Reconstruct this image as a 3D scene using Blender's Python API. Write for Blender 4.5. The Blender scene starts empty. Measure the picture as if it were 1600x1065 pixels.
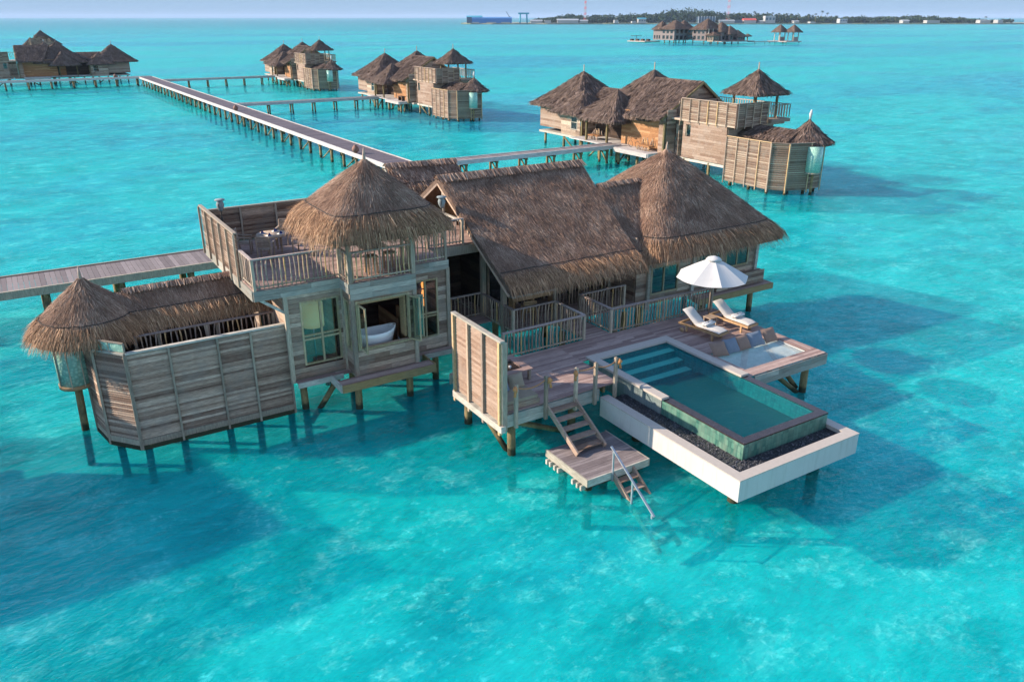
import bpy, math, random
import numpy as np
from mathutils import Vector, Matrix
random.seed(7); rng = np.random.default_rng(7)
S = bpy.context.scene
COL = S.collection
# ------------------------------------------------------------------ camera
H = 14.0
PITCH = math.radians(22.018); AXA = math.radians(57.907)
cd = bpy.data.cameras.new('camera'); cam = bpy.data.objects.new('camera', cd); COL.objects.link(cam)
cd.sensor_width = 36; cd.lens = 1250 / 1600 * 36; cd.clip_start = .5; cd.clip_end = 90000
fw = Vector((math.cos(AXA) * math.cos(PITCH), math.sin(AXA) * math.cos(PITCH), -math.sin(PITCH)))
cam.location = (0, 0, H); cam.rotation_euler = fw.to_track_quat('-Z', 'Y').to_euler()
S.camera = cam
# ------------------------------------------------------------------ sky and sun
ELEV = math.radians(25); sx, sy = -.82, .572
w = bpy.data.worlds.new("World"); S.world = w; w.use_nodes = True
nt = w.node_tree; sky = nt.nodes.new('ShaderNodeTexSky'); sky.sky_type = 'NISHITA'; sky.sun_disc = False
sky.sun_elevation = ELEV; sky.sun_rotation = math.atan2(sx, sy); sky.dust_density = 0.0; sky.ozone_density = 3; sky.air_density = 1.0
bg = nt.nodes['Background']; bg.inputs[1].default_value = .15
tn = nt.nodes.new('ShaderNodeMix'); tn.data_type = 'RGBA'; tn.blend_type = 'MULTIPLY'; tn.inputs[0].default_value = 1; tn.inputs[7].default_value = (1.12, .96, .88, 1)
nt.links.new(sky.outputs[0], tn.inputs[6])
# pale blue air low over the horizon
tcw = nt.nodes.new('ShaderNodeTexCoord'); spw = nt.nodes.new('ShaderNodeSeparateXYZ'); nt.links.new(tcw.outputs['Generated'], spw.inputs[0])
mr = nt.nodes.new('ShaderNodeMapRange'); mr.interpolation_type = 'SMOOTHSTEP'; mr.inputs[1].default_value = .03; mr.inputs[2].default_value = .16; mr.inputs[3].default_value = 1; mr.inputs[4].default_value = 0
nt.links.new(spw.outputs[2], mr.inputs[0])
hz = nt.nodes.new('ShaderNodeMix'); hz.data_type = 'RGBA'; hz.inputs[7].default_value = (1.0, 1.48, 2.06, 1)
nt.links.new(mr.outputs[0], hz.inputs[0]); nt.links.new(tn.outputs[2], hz.inputs[6]); nt.links.new(hz.outputs[2], bg.inputs[0])
sd = bpy.data.lights.new('sun', 'SUN'); sun = bpy.data.objects.new('sun', sd); COL.objects.link(sun)
sd.energy = 3.8; sd.angle = math.radians(.6); sd.color = (1, .86, .70)
sun.rotation_euler = Vector((-sx * math.cos(ELEV), -sy * math.cos(ELEV), -math.sin(ELEV))).to_track_quat('-Z', 'Y').to_euler()
sun.location = (0, 0, 60)
S.view_settings.view_transform = 'Standard'; S.view_settings.look = 'None'; S.view_settings.exposure = 1.28; S.view_settings.gamma = 1
S.render.engine = 'CYCLES'
S.cycles.max_bounces = 8; S.cycles.transparent_max_bounces = 24; S.cycles.volume_bounces = 0
S.render.resolution_x = 1024; S.render.resolution_y = 681
ZD = 1.8     # deck level

# ------------------------------------------------------------------ materials
def new_mat(name):
    m = bpy.data.materials.new(name); m.use_nodes = True
    n = m.node_tree.nodes; return m, n, m.node_tree.links, n['Principled BSDF']
def noise(n, l, vec, scale, detail=3, rough=.6):
    t = n.new('ShaderNodeTexNoise'); t.inputs['Scale'].default_value = scale; t.inputs['Detail'].default_value = detail
    t.inputs['Roughness'].default_value = rough
    if vec: l.new(vec, t.inputs['Vector'])
    return t.outputs['Fac']
def mapping(n, l, scale, coord='Object'):
    tc = n.new('ShaderNodeTexCoord'); mp = n.new('ShaderNodeMapping'); mp.inputs['Scale'].default_value = scale
    l.new(tc.outputs[coord], mp.inputs[0]); return mp.outputs[0]
def ramp(n, l, fac, stops):
    r = n.new('ShaderNodeValToRGB'); e = r.color_ramp.elements
    while len(e) < len(stops): e.new(.5)
    for k, (p, c) in enumerate(stops): e[k].position = p; e[k].color = (*c, 1) if len(c) == 3 else c
    l.new(fac, r.inputs[0]); return r.outputs[0]
def mixc(n, l, a, b, fac, mode='MIX'):
    m = n.new('ShaderNodeMix'); m.data_type = 'RGBA'; m.blend_type = mode
    for s, v in ((6, a), (7, b)):
        if hasattr(v, 'links'): l.new(v, m.inputs[s])
        else: m.inputs[s].default_value = (*v, 1)
    if hasattr(fac, 'links'): l.new(fac, m.inputs[0])
    else: m.inputs[0].default_value = fac
    return m.outputs[2]
def bump(n, l, h, strength, dist, p):
    b = n.new('ShaderNodeBump'); b.inputs['Strength'].default_value = strength; b.inputs['Distance'].default_value = dist
    l.new(h, b.inputs['Height']); l.new(b.outputs[0], p.inputs['Normal']); return b
def tinted(name, stops, grain=(1, 1, 1), gs=9, rough=.8, stain=None, lo=.62, hi=1.25, bstr=.35, stain_amt=.5):
    """wood, straw: face attribute 'tint' picks the board's own shade; grain noise stretched along it"""
    m, n, l, p = new_mat(name)
    at = n.new('ShaderNodeAttribute'); at.attribute_name = 'tint'
    c = ramp(n, l, at.outputs['Fac'], stops)
    v = mapping(n, l, grain); g = noise(n, l, v, gs, 5, .7)
    gr = ramp(n, l, g, [(.3, (lo,) * 3), (.7, (hi,) * 3)])
    c = mixc(n, l, c, gr, 1, 'MULTIPLY')
    if stain:
        s = noise(n, l, mapping(n, l, (1, 1, 1)), 1.3, 4, .65)
        sf = ramp(n, l, s, [(.48, (0, 0, 0)), (.68, (stain_amt,) * 3)])
        c = mixc(n, l, c, stain, sf)
    l.new(c, p.inputs['Base Color']); p.inputs['Roughness'].default_value = rough
    p.inputs['Specular IOR Level'].default_value = .25
    bump(n, l, g, bstr, .01, p)
    return m
def plain(name, col, rough=.6, metal=0, var=.12, vs=3, spec=.4):
    m, n, l, p = new_mat(name)
    f = noise(n, l, mapping(n, l, (1, 1, 1)), vs, 4)
    c = ramp(n, l, f, [(.3, tuple(x * (1 - var) for x in col)), (.7, tuple(min(1, x * (1 + var)) for x in col))])
    l.new(c, p.inputs['Base Color']); p.inputs['Roughness'].default_value = rough; p.inputs['Metallic'].default_value = metal
    p.inputs['Specular IOR Level'].default_value = spec
    return m
GREY = [(0, (.17, .10, .07)), (.35, (.31, .205, .145)), (.7, (.43, .30, .215)), (1, (.58, .43, .32))]
M = {}
M['wood_x'] = tinted('weathered_wood_x', GREY, (.6, 6, 6), 7, lo=.5, hi=1.3, stain=(.25, .215, .18))
M['wood_y'] = tinted('weathered_wood_y', GREY, (6, .6, 6), 7, lo=.5, hi=1.3, stain=(.25, .215, .18))
M['post'] = tinted('weathered_post', [(0, (.26, .19, .14)), (.5, (.37, .295, .22)), (1, (.50, .40, .29))], (5, 5, .6), 6, stain=(.22, .215, .175))
DECK = [(0, (.26, .165, .14)), (.5, (.37, .25, .21)), (1, (.47, .335, .28))]
M['deck'] = tinted('deck_board', DECK, (.5, 7, 7), 6, stain=(.25, .17, .15))
M['deck_y'] = tinted('deck_board_across', DECK, (7, .5, 7), 6, stain=(.25, .17, .15))
M['pier'] = tinted('pier_board', [(0, (.17, .135, .13)), (.5, (.22, .18, .17)), (1, (.28, .23, .22))], (.5, 5, 5), 4)
M['frame'] = tinted('honey_window_frame', [(0, (.32, .24, .13)), (1, (.50, .39, .23))], (3, 3, .6), 6, stain=(.28, .28, .22))
M['rail'] = tinted('greyed_handrail', [(0, (.27, .205, .18)), (1, (.42, .335, .29))], (2, 2, 2), 6)
M['pier_dark'] = tinted('dark_pier_board', [(0, (.085, .065, .075)), (1, (.15, .12, .13))], (.5, 5, 5), 4)
M['ochre'] = tinted('ochre_beam', [(0, (.30, .20, .09)), (1, (.42, .29, .13))], (.6, .6, 5), 6, stain=(.22, .17, .10))
M['post_x'] = tinted('greened_board', [(0, (.24, .21, .17)), (.5, (.34, .31, .26)), (1, (.44, .40, .33))], (.5, 6, 6), 6, stain=(.23, .27, .24), stain_amt=.6)
M['beam'] = tinted('pale_beam', [(0, (.34, .30, .24)), (1, (.52, .47, .40))], (.6, .6, 3), 6, stain=(.30, .27, .22))
M['edge'] = tinted('pale_edge_beam', [(0, (.42, .38, .35)), (1, (.54, .49, .46))], (.3, .3, 3), 5)
M['stick'] = tinted('crooked_stick', [(0, (.18, .12, .09)), (.35, (.36, .27, .21)), (.7, (.48, .34, .24)), (1, (.60, .38, .16))], (3, 3, 1), 8)
def tide(m):   # dark weed and barnacle band round the waterline, part of the timber
    n = m.node_tree.nodes; l = m.node_tree.links; p = n['Principled BSDF']; src = p.inputs['Base Color'].links[0].from_socket
    ge = n.new('ShaderNodeNewGeometry'); sp = n.new('ShaderNodeSeparateXYZ'); l.new(ge.outputs['Position'], sp.inputs[0])
    ns = noise(n, l, mapping(n, l, (1, 1, 1)), 5, 4); ad = n.new('ShaderNodeMath'); ad.operation = 'MULTIPLY_ADD'; l.new(ns, ad.inputs[0]); ad.inputs[1].default_value = -.4; l.new(sp.outputs[2], ad.inputs[2])
    c = mixc(n, l, (.035, .035, .018), src, ramp(n, l, ad.outputs[0], [(-.0, (0, 0, 0)), (.12, (1, 1, 1))])); l.new(c, p.inputs['Base Color'])
M['pile'] = tinted('timber_pile', [(0, (.16, .12, .055)), (1, (.30, .22, .10))], (4, 4, 1), 5, stain=(.05, .05, .03), stain_amt=.8)
tide(M['pile'])
M['warm'] = tinted('orange_board', [(0, (.30, .14, .06)), (.5, (.38, .19, .085)), (1, (.46, .26, .13))], (.8, .8, 6), 6)
M['tan'] = tinted('sunned_board', [(0, (.21, .125, .085)), (.5, (.285, .185, .13)), (1, (.37, .26, .195))], (.8, .8, 6), 6, stain=(.30, .235, .19))
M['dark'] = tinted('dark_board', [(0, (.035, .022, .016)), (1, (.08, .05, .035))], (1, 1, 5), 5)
M['teak'] = tinted('teak', [(0, (.36, .21, .10)), (1, (.48, .30, .16))], (1, 1, 4), 9)
M['teak_grey'] = tinted('greyed_teak', [(0, (.30, .215, .155)), (1, (.44, .335, .25))], (1, 1, 4), 9)
M['straw'] = tinted('thatch_straw', [(0, (.17, .088, .056)), (.5, (.29, .175, .118)), (.8, (.42, .275, .19)), (1, (.68, .50, .37))], (1, 1, 1), 1.1, rough=.75, lo=.7, hi=1.3, bstr=0)
M['straw_fringe'] = tinted('thatch_fringe', [(0, (.11, .05, .028)), (.45, (.29, .155, .08)), (.8, (.48, .28, .155)), (1, (.70, .47, .28))], (1, 1, 1), 1.5, rough=.7, lo=.75, hi=1.25, bstr=0)
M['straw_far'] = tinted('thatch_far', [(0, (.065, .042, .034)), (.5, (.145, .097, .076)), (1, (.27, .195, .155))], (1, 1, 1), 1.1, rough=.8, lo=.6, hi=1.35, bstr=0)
M['straw_base'] = plain('thatch_base', (.13, .088, .066), .9, var=.35, vs=6, spec=.1)
M['cord'] = plain('dark_cord', (.04, .035, .03), .9)
M['stucco'] = plain('white_render', (.49, .455, .42), .65, var=.05, vs=1.2)
M['coping'] = plain('white_stone_coping', (.43, .37, .315), .6, var=.06, vs=8)
M['rimstone'] = plain('dark_wet_stone', (.035, .025, .025), .25, var=.3, vs=6)
M['white'] = plain('white_fabric', (.50, .48, .46), .85, var=.04)
M['mattress'] = plain('cream_mattress', (.52, .475, .425), .9, var=.04)
M['brown'] = plain('brown_fabric', (.24, .155, .115), .9)
M['bluegrey'] = plain('blue_grey_fabric', (.16, .19, .23), .9)
M['khaki'] = plain('khaki_fabric', (.30, .24, .17), .9)
M['navy'] = plain('navy_fabric', (.02, .035, .14), .8)
M['tub'] = plain('white_tub', (.85, .82, .78), .2, var=.01)
M['metal'] = plain('brushed_metal', (.42, .43, .46), .35, metal=.6)
M['chrome'] = plain('chrome', (.7, .7, .7), .15, metal=1)
M['rope'] = plain('rope', (.40, .19, .09), .9)
M['knot'] = plain('rope_knot', (.52, .22, .08), .9)
M['clay'] = plain('grey_clay', (.20, .23, .23), .7)
M['terracotta'] = plain('brown_clay', (.22, .10, .07), .7)
M['orange_glass'] = plain('amber_bottle', (.25, .05, .02), .2)
M['shade'] = plain('lamp_shade_cream', (.75, .62, .32), .8)
M['netting'] = plain('net_cord', (.62, .66, .62), .8)
M['gravel_m'], n, l, p = new_mat('dark_pebbles')
at = n.new('ShaderNodeAttribute'); at.attribute_name = 'tint'
l.new(ramp(n, l, at.outputs['Fac'], [(0, (.012, .012, .016)), (.7, (.05, .05, .06)), (1, (.16, .15, .16))]), p.inputs['Base Color']); p.inputs['Roughness'].default_value = .5
m = M['stucco']; n = m.node_tree.nodes; l = m.node_tree.links; p = n['Principled BSDF']; src = p.inputs['Base Color'].links[0].from_socket
st_ = noise(n, l, mapping(n, l, (7, 7, .5)), 1.2, 6, .7); l.new(mixc(n, l, src, (.33, .31, .26), ramp(n, l, st_, [(.52, (0, 0, 0)), (.75, (.55,) * 3)])), p.inputs['Base Color'])
def tile_mat(name, a, b, c3, w_=.16, h_=.16, rough=.3, mortar=(.02, .05, .05)):
    m, n, l, p = new_mat(name)
    tc = n.new('ShaderNodeTexCoord'); sp = n.new('ShaderNodeSeparateXYZ'); l.new(tc.outputs['Object'], sp.inputs[0])
    ad = n.new('ShaderNodeMath'); ad.operation = 'ADD'; l.new(sp.outputs[0], ad.inputs[0]); l.new(sp.outputs[1], ad.inputs[1])
    cb = n.new('ShaderNodeCombineXYZ'); l.new(ad.outputs[0], cb.inputs[0]); l.new(sp.outputs[2], cb.inputs[1])
    br = n.new('ShaderNodeTexBrick'); l.new(cb.outputs[0], br.inputs['Vector']); br.inputs['Scale'].default_value = 1
    br.inputs['Brick Width'].default_value = w_; br.inputs['Row Height'].default_value = h_; br.inputs['Mortar Size'].default_value = .004
    br.offset = 0; br.inputs['Bias'].default_value = 0
    br.inputs['Color1'].default_value = (*a, 1); br.inputs['Color2'].default_value = (*b, 1); br.inputs['Mortar'].default_value = (*mortar, 1)
    s = noise(n, l, mapping(n, l, (3, 3, .7)), 1.6, 4)
    c = mixc(n, l, br.outputs['Color'], c3, ramp(n, l, s, [(.4, (0, 0, 0)), (.7, (.6,) * 3)]))
    l.new(c, p.inputs['Base Color']); p.inputs['Roughness'].default_value = rough
    return m
M['green_tile'] = tile_mat('green_stone_tile', (.035, .12, .095), (.10, .23, .17), (.20, .27, .20), .13, .2)
M['grey_tile'] = tile_mat('grey_stone_tile', (.17, .21, .20), (.13, .17, .17), (.22, .24, .22), .13, .2, .5)
M['pool_floor'] = plain('pool_floor_mosaic', (.0, .36, .40), .5, var=.5, vs=2.6)
M['pool_tile'] = tile_mat('pool_lining', (.02, .13, .15), (.03, .21, .22), (.05, .27, .26), .12, .12, mortar=(0, .08, .09))
M['step_tile'] = tile_mat('pool_step_stone', (.52, .60, .50), (.58, .64, .55), (.55, .62, .52), .3, .3)

def glass_mat(name, tint, amt):
    m, n, l, p = new_mat(name); n.remove(p)
    g = n.new('ShaderNodeBsdfGlossy'); g.inputs['Roughness'].default_value = .03
    t = n.new('ShaderNodeBsdfTransparent'); t.inputs[0].default_value = (*tint, 1)
    mx = n.new('ShaderNodeMixShader'); mx.inputs[0].default_value = amt
    l.new(t.outputs[0], mx.inputs[1]); l.new(g.outputs[0], mx.inputs[2]); l.new(mx.outputs[0], n['Material Output'].inputs[0]); return m
M['glass'] = glass_mat('window_glass', (.85, .92, .9), .09)
m, n, l, p = new_mat('green_glass_block'); M['block'] = m
v = mapping(n, l, (1, 1, 1)); vo = n.new('ShaderNodeTexVoronoi'); vo.inputs['Scale'].default_value = 9; l.new(v, vo.inputs['Vector'])
l.new(ramp(n, l, vo.outputs['Distance'], [(.1, (.42, .62, .48)), (.6, (.24, .42, .33))]), p.inputs['Base Color'])
p.inputs['Roughness'].default_value = .25; bump(n, l, vo.outputs['Distance'], .5, .03, p)
M['dark_glass'] = plain('dark_glass', (.02, .022, .022), .06, spec=.8)

def glow(name, col, e):
    m, n, l, p = new_mat(name); p.inputs['Base Color'].default_value = (*col, 1); p.inputs['Emission Color'].default_value = (*col, 1); p.inputs['Emission Strength'].default_value = e; M[name] = m
glow('daylit_shade_glow', (.50, .42, .20), .16); glow('amber_glow', (1, .32, .08), .9); glow('pool_glow', (.5, 1, .95), 2.2)  # faint emission of the lampshade stands in for daylight reaching it
def water_mat(name, tint, dif_stops, dfac, scales, rough=.06, bstr=.5, bdist=.12, patch=None, sss=0, refl=.85, flecks=False):
    m, n, l, p = new_mat(name); n.remove(p)
    tc = n.new('ShaderNodeTexCoord'); mp = n.new('ShaderNodeMapping'); mp.inputs['Rotation'].default_value = (0, 0, math.radians(-35))
    mp.inputs['Scale'].default_value = (1, 1.9, 1); l.new(tc.outputs['Object'], mp.inputs[0]); v = mp.outputs[0]
    h = None
    for sc, wt in scales:
        f = noise(n, l, v, sc, 3, .55); mm = n.new('ShaderNodeMath'); mm.operation = 'MULTIPLY_ADD'
        l.new(f, mm.inputs[0]); mm.inputs[1].default_value = wt
        if h: l.new(h, mm.inputs[2])
        else: mm.inputs[2].default_value = 0
        h = mm.outputs[0]
    b = n.new('ShaderNodeBump'); b.inputs['Strength'].default_value = bstr; b.inputs['Distance'].default_value = bdist; l.new(h, b.inputs['Height'])
    t = n.new('ShaderNodeBsdfTransparent'); t.inputs[0].default_value = (*tint, 1)
    if sss:
        d = n.new('ShaderNodeSubsurfaceScattering'); d.falloff = 'BURLEY'; d.inputs['Scale'].default_value = sss; d.inputs['Radius'].default_value = (1, 1, 1)
    else: d = n.new('ShaderNodeBsdfDiffuse')
    l.new(b.outputs[0], d.inputs['Normal'])
    if patch:
        f = noise(n, l, v, patch[0], 4, .6); c = ramp(n, l, f, dif_stops)
        for sc, col, lo, hi, amt in patch[1]:
            f2 = noise(n, l, v, sc, 5, .62); c = mixc(n, l, c, col, ramp(n, l, f2, [(lo, (0, 0, 0)), (hi, (amt,) * 3)]))
        if flecks:
            sp = n.new('ShaderNodeSeparateXYZ'); l.new(tc.outputs['Object'], sp.inputs[0])   # open sea beyond the reef edge
            wv_ = n.new('ShaderNodeMath'); wv_.operation = 'MULTIPLY_ADD'; l.new(noise(n, l, tc.outputs['Object'], .003, 4), wv_.inputs[0]); wv_.inputs[1].default_value = 900; l.new(sp.outputs[1], wv_.inputs[2])
            mq = n.new('ShaderNodeMapRange'); mq.inputs[1].default_value = 1050; mq.inputs[2].default_value = 2100; l.new(wv_.outputs[0], mq.inputs[0]); c = mixc(n, l, c, (.01, .11, .25), mq.outputs[0])
        if flecks:   # caustic light painted into the colour as clustered flecks, over paler sand patches
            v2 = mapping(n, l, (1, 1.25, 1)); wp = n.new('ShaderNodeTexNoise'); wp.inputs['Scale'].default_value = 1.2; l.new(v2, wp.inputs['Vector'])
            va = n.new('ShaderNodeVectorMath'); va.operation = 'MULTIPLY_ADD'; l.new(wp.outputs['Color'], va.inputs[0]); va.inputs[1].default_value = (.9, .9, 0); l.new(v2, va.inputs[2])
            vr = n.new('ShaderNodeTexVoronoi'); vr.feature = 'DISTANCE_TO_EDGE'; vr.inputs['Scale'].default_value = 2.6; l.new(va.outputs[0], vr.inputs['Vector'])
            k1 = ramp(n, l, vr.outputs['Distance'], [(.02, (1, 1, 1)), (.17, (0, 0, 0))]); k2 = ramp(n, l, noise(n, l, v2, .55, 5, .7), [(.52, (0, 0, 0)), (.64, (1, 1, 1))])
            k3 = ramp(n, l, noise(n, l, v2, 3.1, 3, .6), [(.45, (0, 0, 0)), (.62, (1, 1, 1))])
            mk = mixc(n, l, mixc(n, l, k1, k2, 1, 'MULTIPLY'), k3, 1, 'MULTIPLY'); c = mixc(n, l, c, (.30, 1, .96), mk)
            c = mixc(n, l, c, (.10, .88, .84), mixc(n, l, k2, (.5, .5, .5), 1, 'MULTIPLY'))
        l.new(c, d.inputs[0])
    else: d.inputs[0].default_value = (*dif_stops, 1)
    body = d.outputs[0]
    if sss:
        d2 = n.new('ShaderNodeBsdfDiffuse'); l.new(b.outputs[0], d2.inputs['Normal']); l.new(c, d2.inputs[0])
        ms = n.new('ShaderNodeMixShader'); ms.inputs[0].default_value = .4; l.new(d.outputs[0], ms.inputs[1]); l.new(d2.outputs[0], ms.inputs[2]); body = ms.outputs[0]
    mx = n.new('ShaderNodeMixShader'); mx.inputs[0].default_value = dfac; l.new(t.outputs[0], mx.inputs[1]); l.new(body, mx.inputs[2])
    g = n.new('ShaderNodeBsdfGlossy'); g.inputs['Roughness'].default_value = rough; l.new(b.outputs[0], g.inputs['Normal'])
    fr = n.new('ShaderNodeFresnel'); fr.inputs[0].default_value = 1.33; l.new(b.outputs[0], fr.inputs['Normal'])
    sc_ = n.new('ShaderNodeMath'); sc_.operation = 'MULTIPLY'; sc_.inputs[1].default_value = refl; l.new(fr.outputs[0], sc_.inputs[0])
    m2 = n.new('ShaderNodeMixShader'); l.new(sc_.outputs[0], m2.inputs[0]); l.new(mx.outputs[0], m2.inputs[1]); l.new(g.outputs[0], m2.inputs[2])
    l.new(m2.outputs[0], n['Material Output'].inputs[0]); return m
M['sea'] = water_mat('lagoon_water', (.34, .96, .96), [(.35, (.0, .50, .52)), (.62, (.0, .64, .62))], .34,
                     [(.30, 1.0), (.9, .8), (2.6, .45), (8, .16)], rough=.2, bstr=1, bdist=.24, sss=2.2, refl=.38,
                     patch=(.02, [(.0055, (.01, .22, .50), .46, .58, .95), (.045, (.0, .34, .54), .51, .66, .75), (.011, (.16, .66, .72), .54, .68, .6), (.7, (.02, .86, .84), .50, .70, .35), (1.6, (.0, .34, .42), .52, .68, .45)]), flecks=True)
M['pool_water'] = water_mat('pool_water', (.36, .94, .93), (.0, .24, .28), .16, [(1.2, .5), (4, .4), (11, .15)], rough=.05, bstr=1, bdist=.07, refl=.5)

# ------------------------------------------------------------------ mesh builder
WP = {}   # world position of each thing's origin
def rnd(a=0, b=1): return random.uniform(a, b)
class MB:
    def __init__(s): s.v = []; s.f = []; s.t = []; s.sm = []
    def add(s, vs, fs, t=None, sm=False):
        k = len(s.v); t = rnd() if t is None else t; s.v += vs
        for f in fs: s.f.append(tuple(i + k for i in f)); s.t.append(t); s.sm.append(sm)
    def box(s, x0, x1, y0, y1, z0, z1, t=None):
        s.add([(x, y, z) for z in (z0, z1) for y in (y0, y1) for x in (x0, x1)],
              [(0, 2, 3, 1), (4, 5, 7, 6), (0, 1, 5, 4), (2, 6, 7, 3), (0, 4, 6, 2), (1, 3, 7, 5)], t)
    def obox(s, c, a, b, d, t=None):   # half vectors
        c, a, b, d = map(Vector, (c, a, b, d))
        s.add([tuple(c + i * a + j * b + k * d) for k in (-1, 1) for j in (-1, 1) for i in (-1, 1)],
              [(0, 2, 3, 1), (4, 5, 7, 6), (0, 1, 5, 4), (2, 6, 7, 3), (0, 4, 6, 2), (1, 3, 7, 5)], t)
    def bar(s, p, q, w, h, t=None, up=(0, 0, 1)):
        p, q = Vector(p), Vector(q); d = q - p; L = d.length
        if L < 1e-6: return
        d /= L; u = Vector(up)
        if abs(d.dot(u)) > .98: u = Vector((0, 1, 0))
        r = d.cross(u).normalized(); u = r.cross(d)
        s.obox((p + q) / 2, d * L / 2, r * w / 2, u * h / 2, t)
    def tube(s, pts, rs, n=8, t=None, caps=True):
        pts = [Vector(p) for p in pts]
        if not hasattr(rs, '__len__'): rs = [rs] * len(pts)
        vs = []; fs = []; m = len(pts); ref = None
        for i, p in enumerate(pts):
            d = (pts[min(i + 1, m - 1)] - pts[max(i - 1, 0)]).normalized()
            u = Vector((0, 0, 1)) if abs(d.z) < .9 else Vector((1, 0, 0))
            if ref is not None: u = ref
            r = d.cross(u).normalized(); u = r.cross(d).normalized(); ref = u
            for k in range(n):
                a = 2 * math.pi * k / n; vs.append(tuple(p + (r * math.cos(a) + u * math.sin(a)) * rs[i]))
        for i in range(m - 1):
            for k in range(n): fs.append((i * n + k, i * n + (k + 1) % n, (i + 1) * n + (k + 1) % n, (i + 1) * n + k))
        if caps: fs.append(tuple(range(n))[::-1]); fs.append(tuple(range((m - 1) * n, m * n)))
        s.add(vs, fs, t, True)
    def lathe(s, c, prof, n=16, t=None):   # prof: (radius, z)
        s.tube([(c[0], c[1], c[2] + z + i * 1e-5) for i, (r, z) in enumerate(prof)], [max(r, .001) for r, z in prof], n, t)
    def prism(s, poly, z0, z1, t=None):
        n = len(poly); s.add([(x, y, z0) for x, y in poly] + [(x, y, z1) for x, y in poly],
                             [tuple(range(n))[::-1], tuple(range(n, 2 * n))] + [(i, (i + 1) % n, n + (i + 1) % n, n + i) for i in range(n)], t)
    def pillow(s, c, a, b, d, t=None, n=8):   # puffed cushion: half vectors a,b in plane, d thickness
        c, a, b, d = map(Vector, (c, a, b, d)); vs = []; fs = []
        for side in (1, -1):
            for i in range(n + 1):
                for j in range(n + 1):
                    u, v_ = -1 + 2 * i / n, -1 + 2 * j / n
                    h = ((1 - abs(u) ** 2.5) * (1 - abs(v_) ** 2.5)) ** .45
                    k = 1 - .07 * (1 - abs(u)) * abs(v_) ** 3
                    k2 = 1 - .07 * (1 - abs(v_)) * abs(u) ** 3
                    vs.append(tuple(c + a * u * k2 + b * v_ * k + d * side * h))
        N = (n + 1) ** 2
        for sd_ in (0, 1):
            for i in range(n):
                for j in range(n):
                    q = [sd_ * N + i * (n + 1) + j, sd_ * N + (i + 1) * (n + 1) + j, sd_ * N + (i + 1) * (n + 1) + j + 1, sd_ * N + i * (n + 1) + j + 1]
                    fs.append(tuple(q if sd_ == 0 else q[::-1]))
        s.add(vs, fs, t, True)
    def build(s, name, mat, parent=None, loc=None):
        me = bpy.data.meshes.new(name)
        off = WP[parent.name] if parent else Vector(loc or (0, 0, 0))
        me.from_pydata([(a - off[0], b - off[1], c - off[2]) for a, b, c in s.v], [], s.f)
        at = me.attributes.new('tint', 'FLOAT', 'FACE'); at.data.foreach_set('value', s.t)
        me.polygons.foreach_set('use_smooth', s.sm)
        me.materials.append(M[mat] if isinstance(mat, str) else mat); me.update()
        return link(name, me, parent, off)
def link(name, me, parent, off):
    o = bpy.data.objects.new(name, me); COL.objects.link(o); WP[o.name] = Vector(off)
    if parent: o.parent = parent
    else: o.location = off
    return o
def tag(o, label=None, cat=None, group=None, kind=None):
    if label: o['label'] = label
    if cat: o['category'] = cat
    if group: o['group'] = group
    if kind: o['kind'] = kind
    return o
def T(name, label, cat, loc, group=None):
    o = bpy.data.objects.new(name, None); COL.objects.link(o); o.location = loc; o.empty_display_size = .3
    WP[o.name] = Vector(loc); return tag(o, label, cat, group)
def copy_tree(o, parent=None):
    c = o.copy(); COL.objects.link(c); c.parent = parent
    for ch in KIDS.get(o.name, []): copy_tree(ch, c)
    return c
KIDS = {}
def index_kids():
    KIDS.clear()
    for o in bpy.data.objects:
        if o.parent: KIDS.setdefault(o.parent.name, []).append(o)
def one(name, mat, parent, fn, *a, **k):
    b = MB(); fn(b, *a, **k); return b.build(name, mat, parent)
def box_part(name, mat, parent, *a): return one(name, mat, parent, MB.box, *a)
def part_bar(name, mat, parent, *a): return one(name, mat, parent, MB.bar, *a)

# ------------------------------------------------------------------ thatch
def blades(P, D, N, L, W, tint):
    """numpy: strands from P along D (unit) with lift along N; returns verts, tints"""
    R = np.cross(D, N); R /= np.linalg.norm(R, axis=1, keepdims=True) + 1e-9
    k = len(P); a = rng.normal(0, .35, k)[:, None]; R = R * np.cos(a) + N * np.sin(a)
    w = (W / 2)[:, None]; tip = P + D * L[:, None]
    return np.stack([P - R * w, P + R * w, tip + R * w * .35, tip - R * w * .35], 1), tint
def quads(name, vs, tint, mat, parent):
    n = len(vs); v = vs.reshape(-1, 3) - np.array(WP[parent.name])
    me = bpy.data.meshes.new(name); me.vertices.add(n * 4); me.vertices.foreach_set('co', v.astype(np.float32).ravel())
    me.loops.add(n * 4); me.loops.foreach_set('vertex_index', np.arange(n * 4, dtype=np.int32))
    me.polygons.add(n); me.polygons.foreach_set('loop_start', np.arange(0, n * 4, 4, dtype=np.int32))
    me.polygons.foreach_set('loop_total', np.full(n, 4, np.int32)); me.update(calc_edges=True)
    at = me.attributes.new('tint', 'FLOAT', 'FACE'); at.data.foreach_set('value', np.clip(tint, 0, 1).astype(np.float32))
    me.materials.append(M[mat]); return link(name, me, parent, WP[parent.name])
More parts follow.
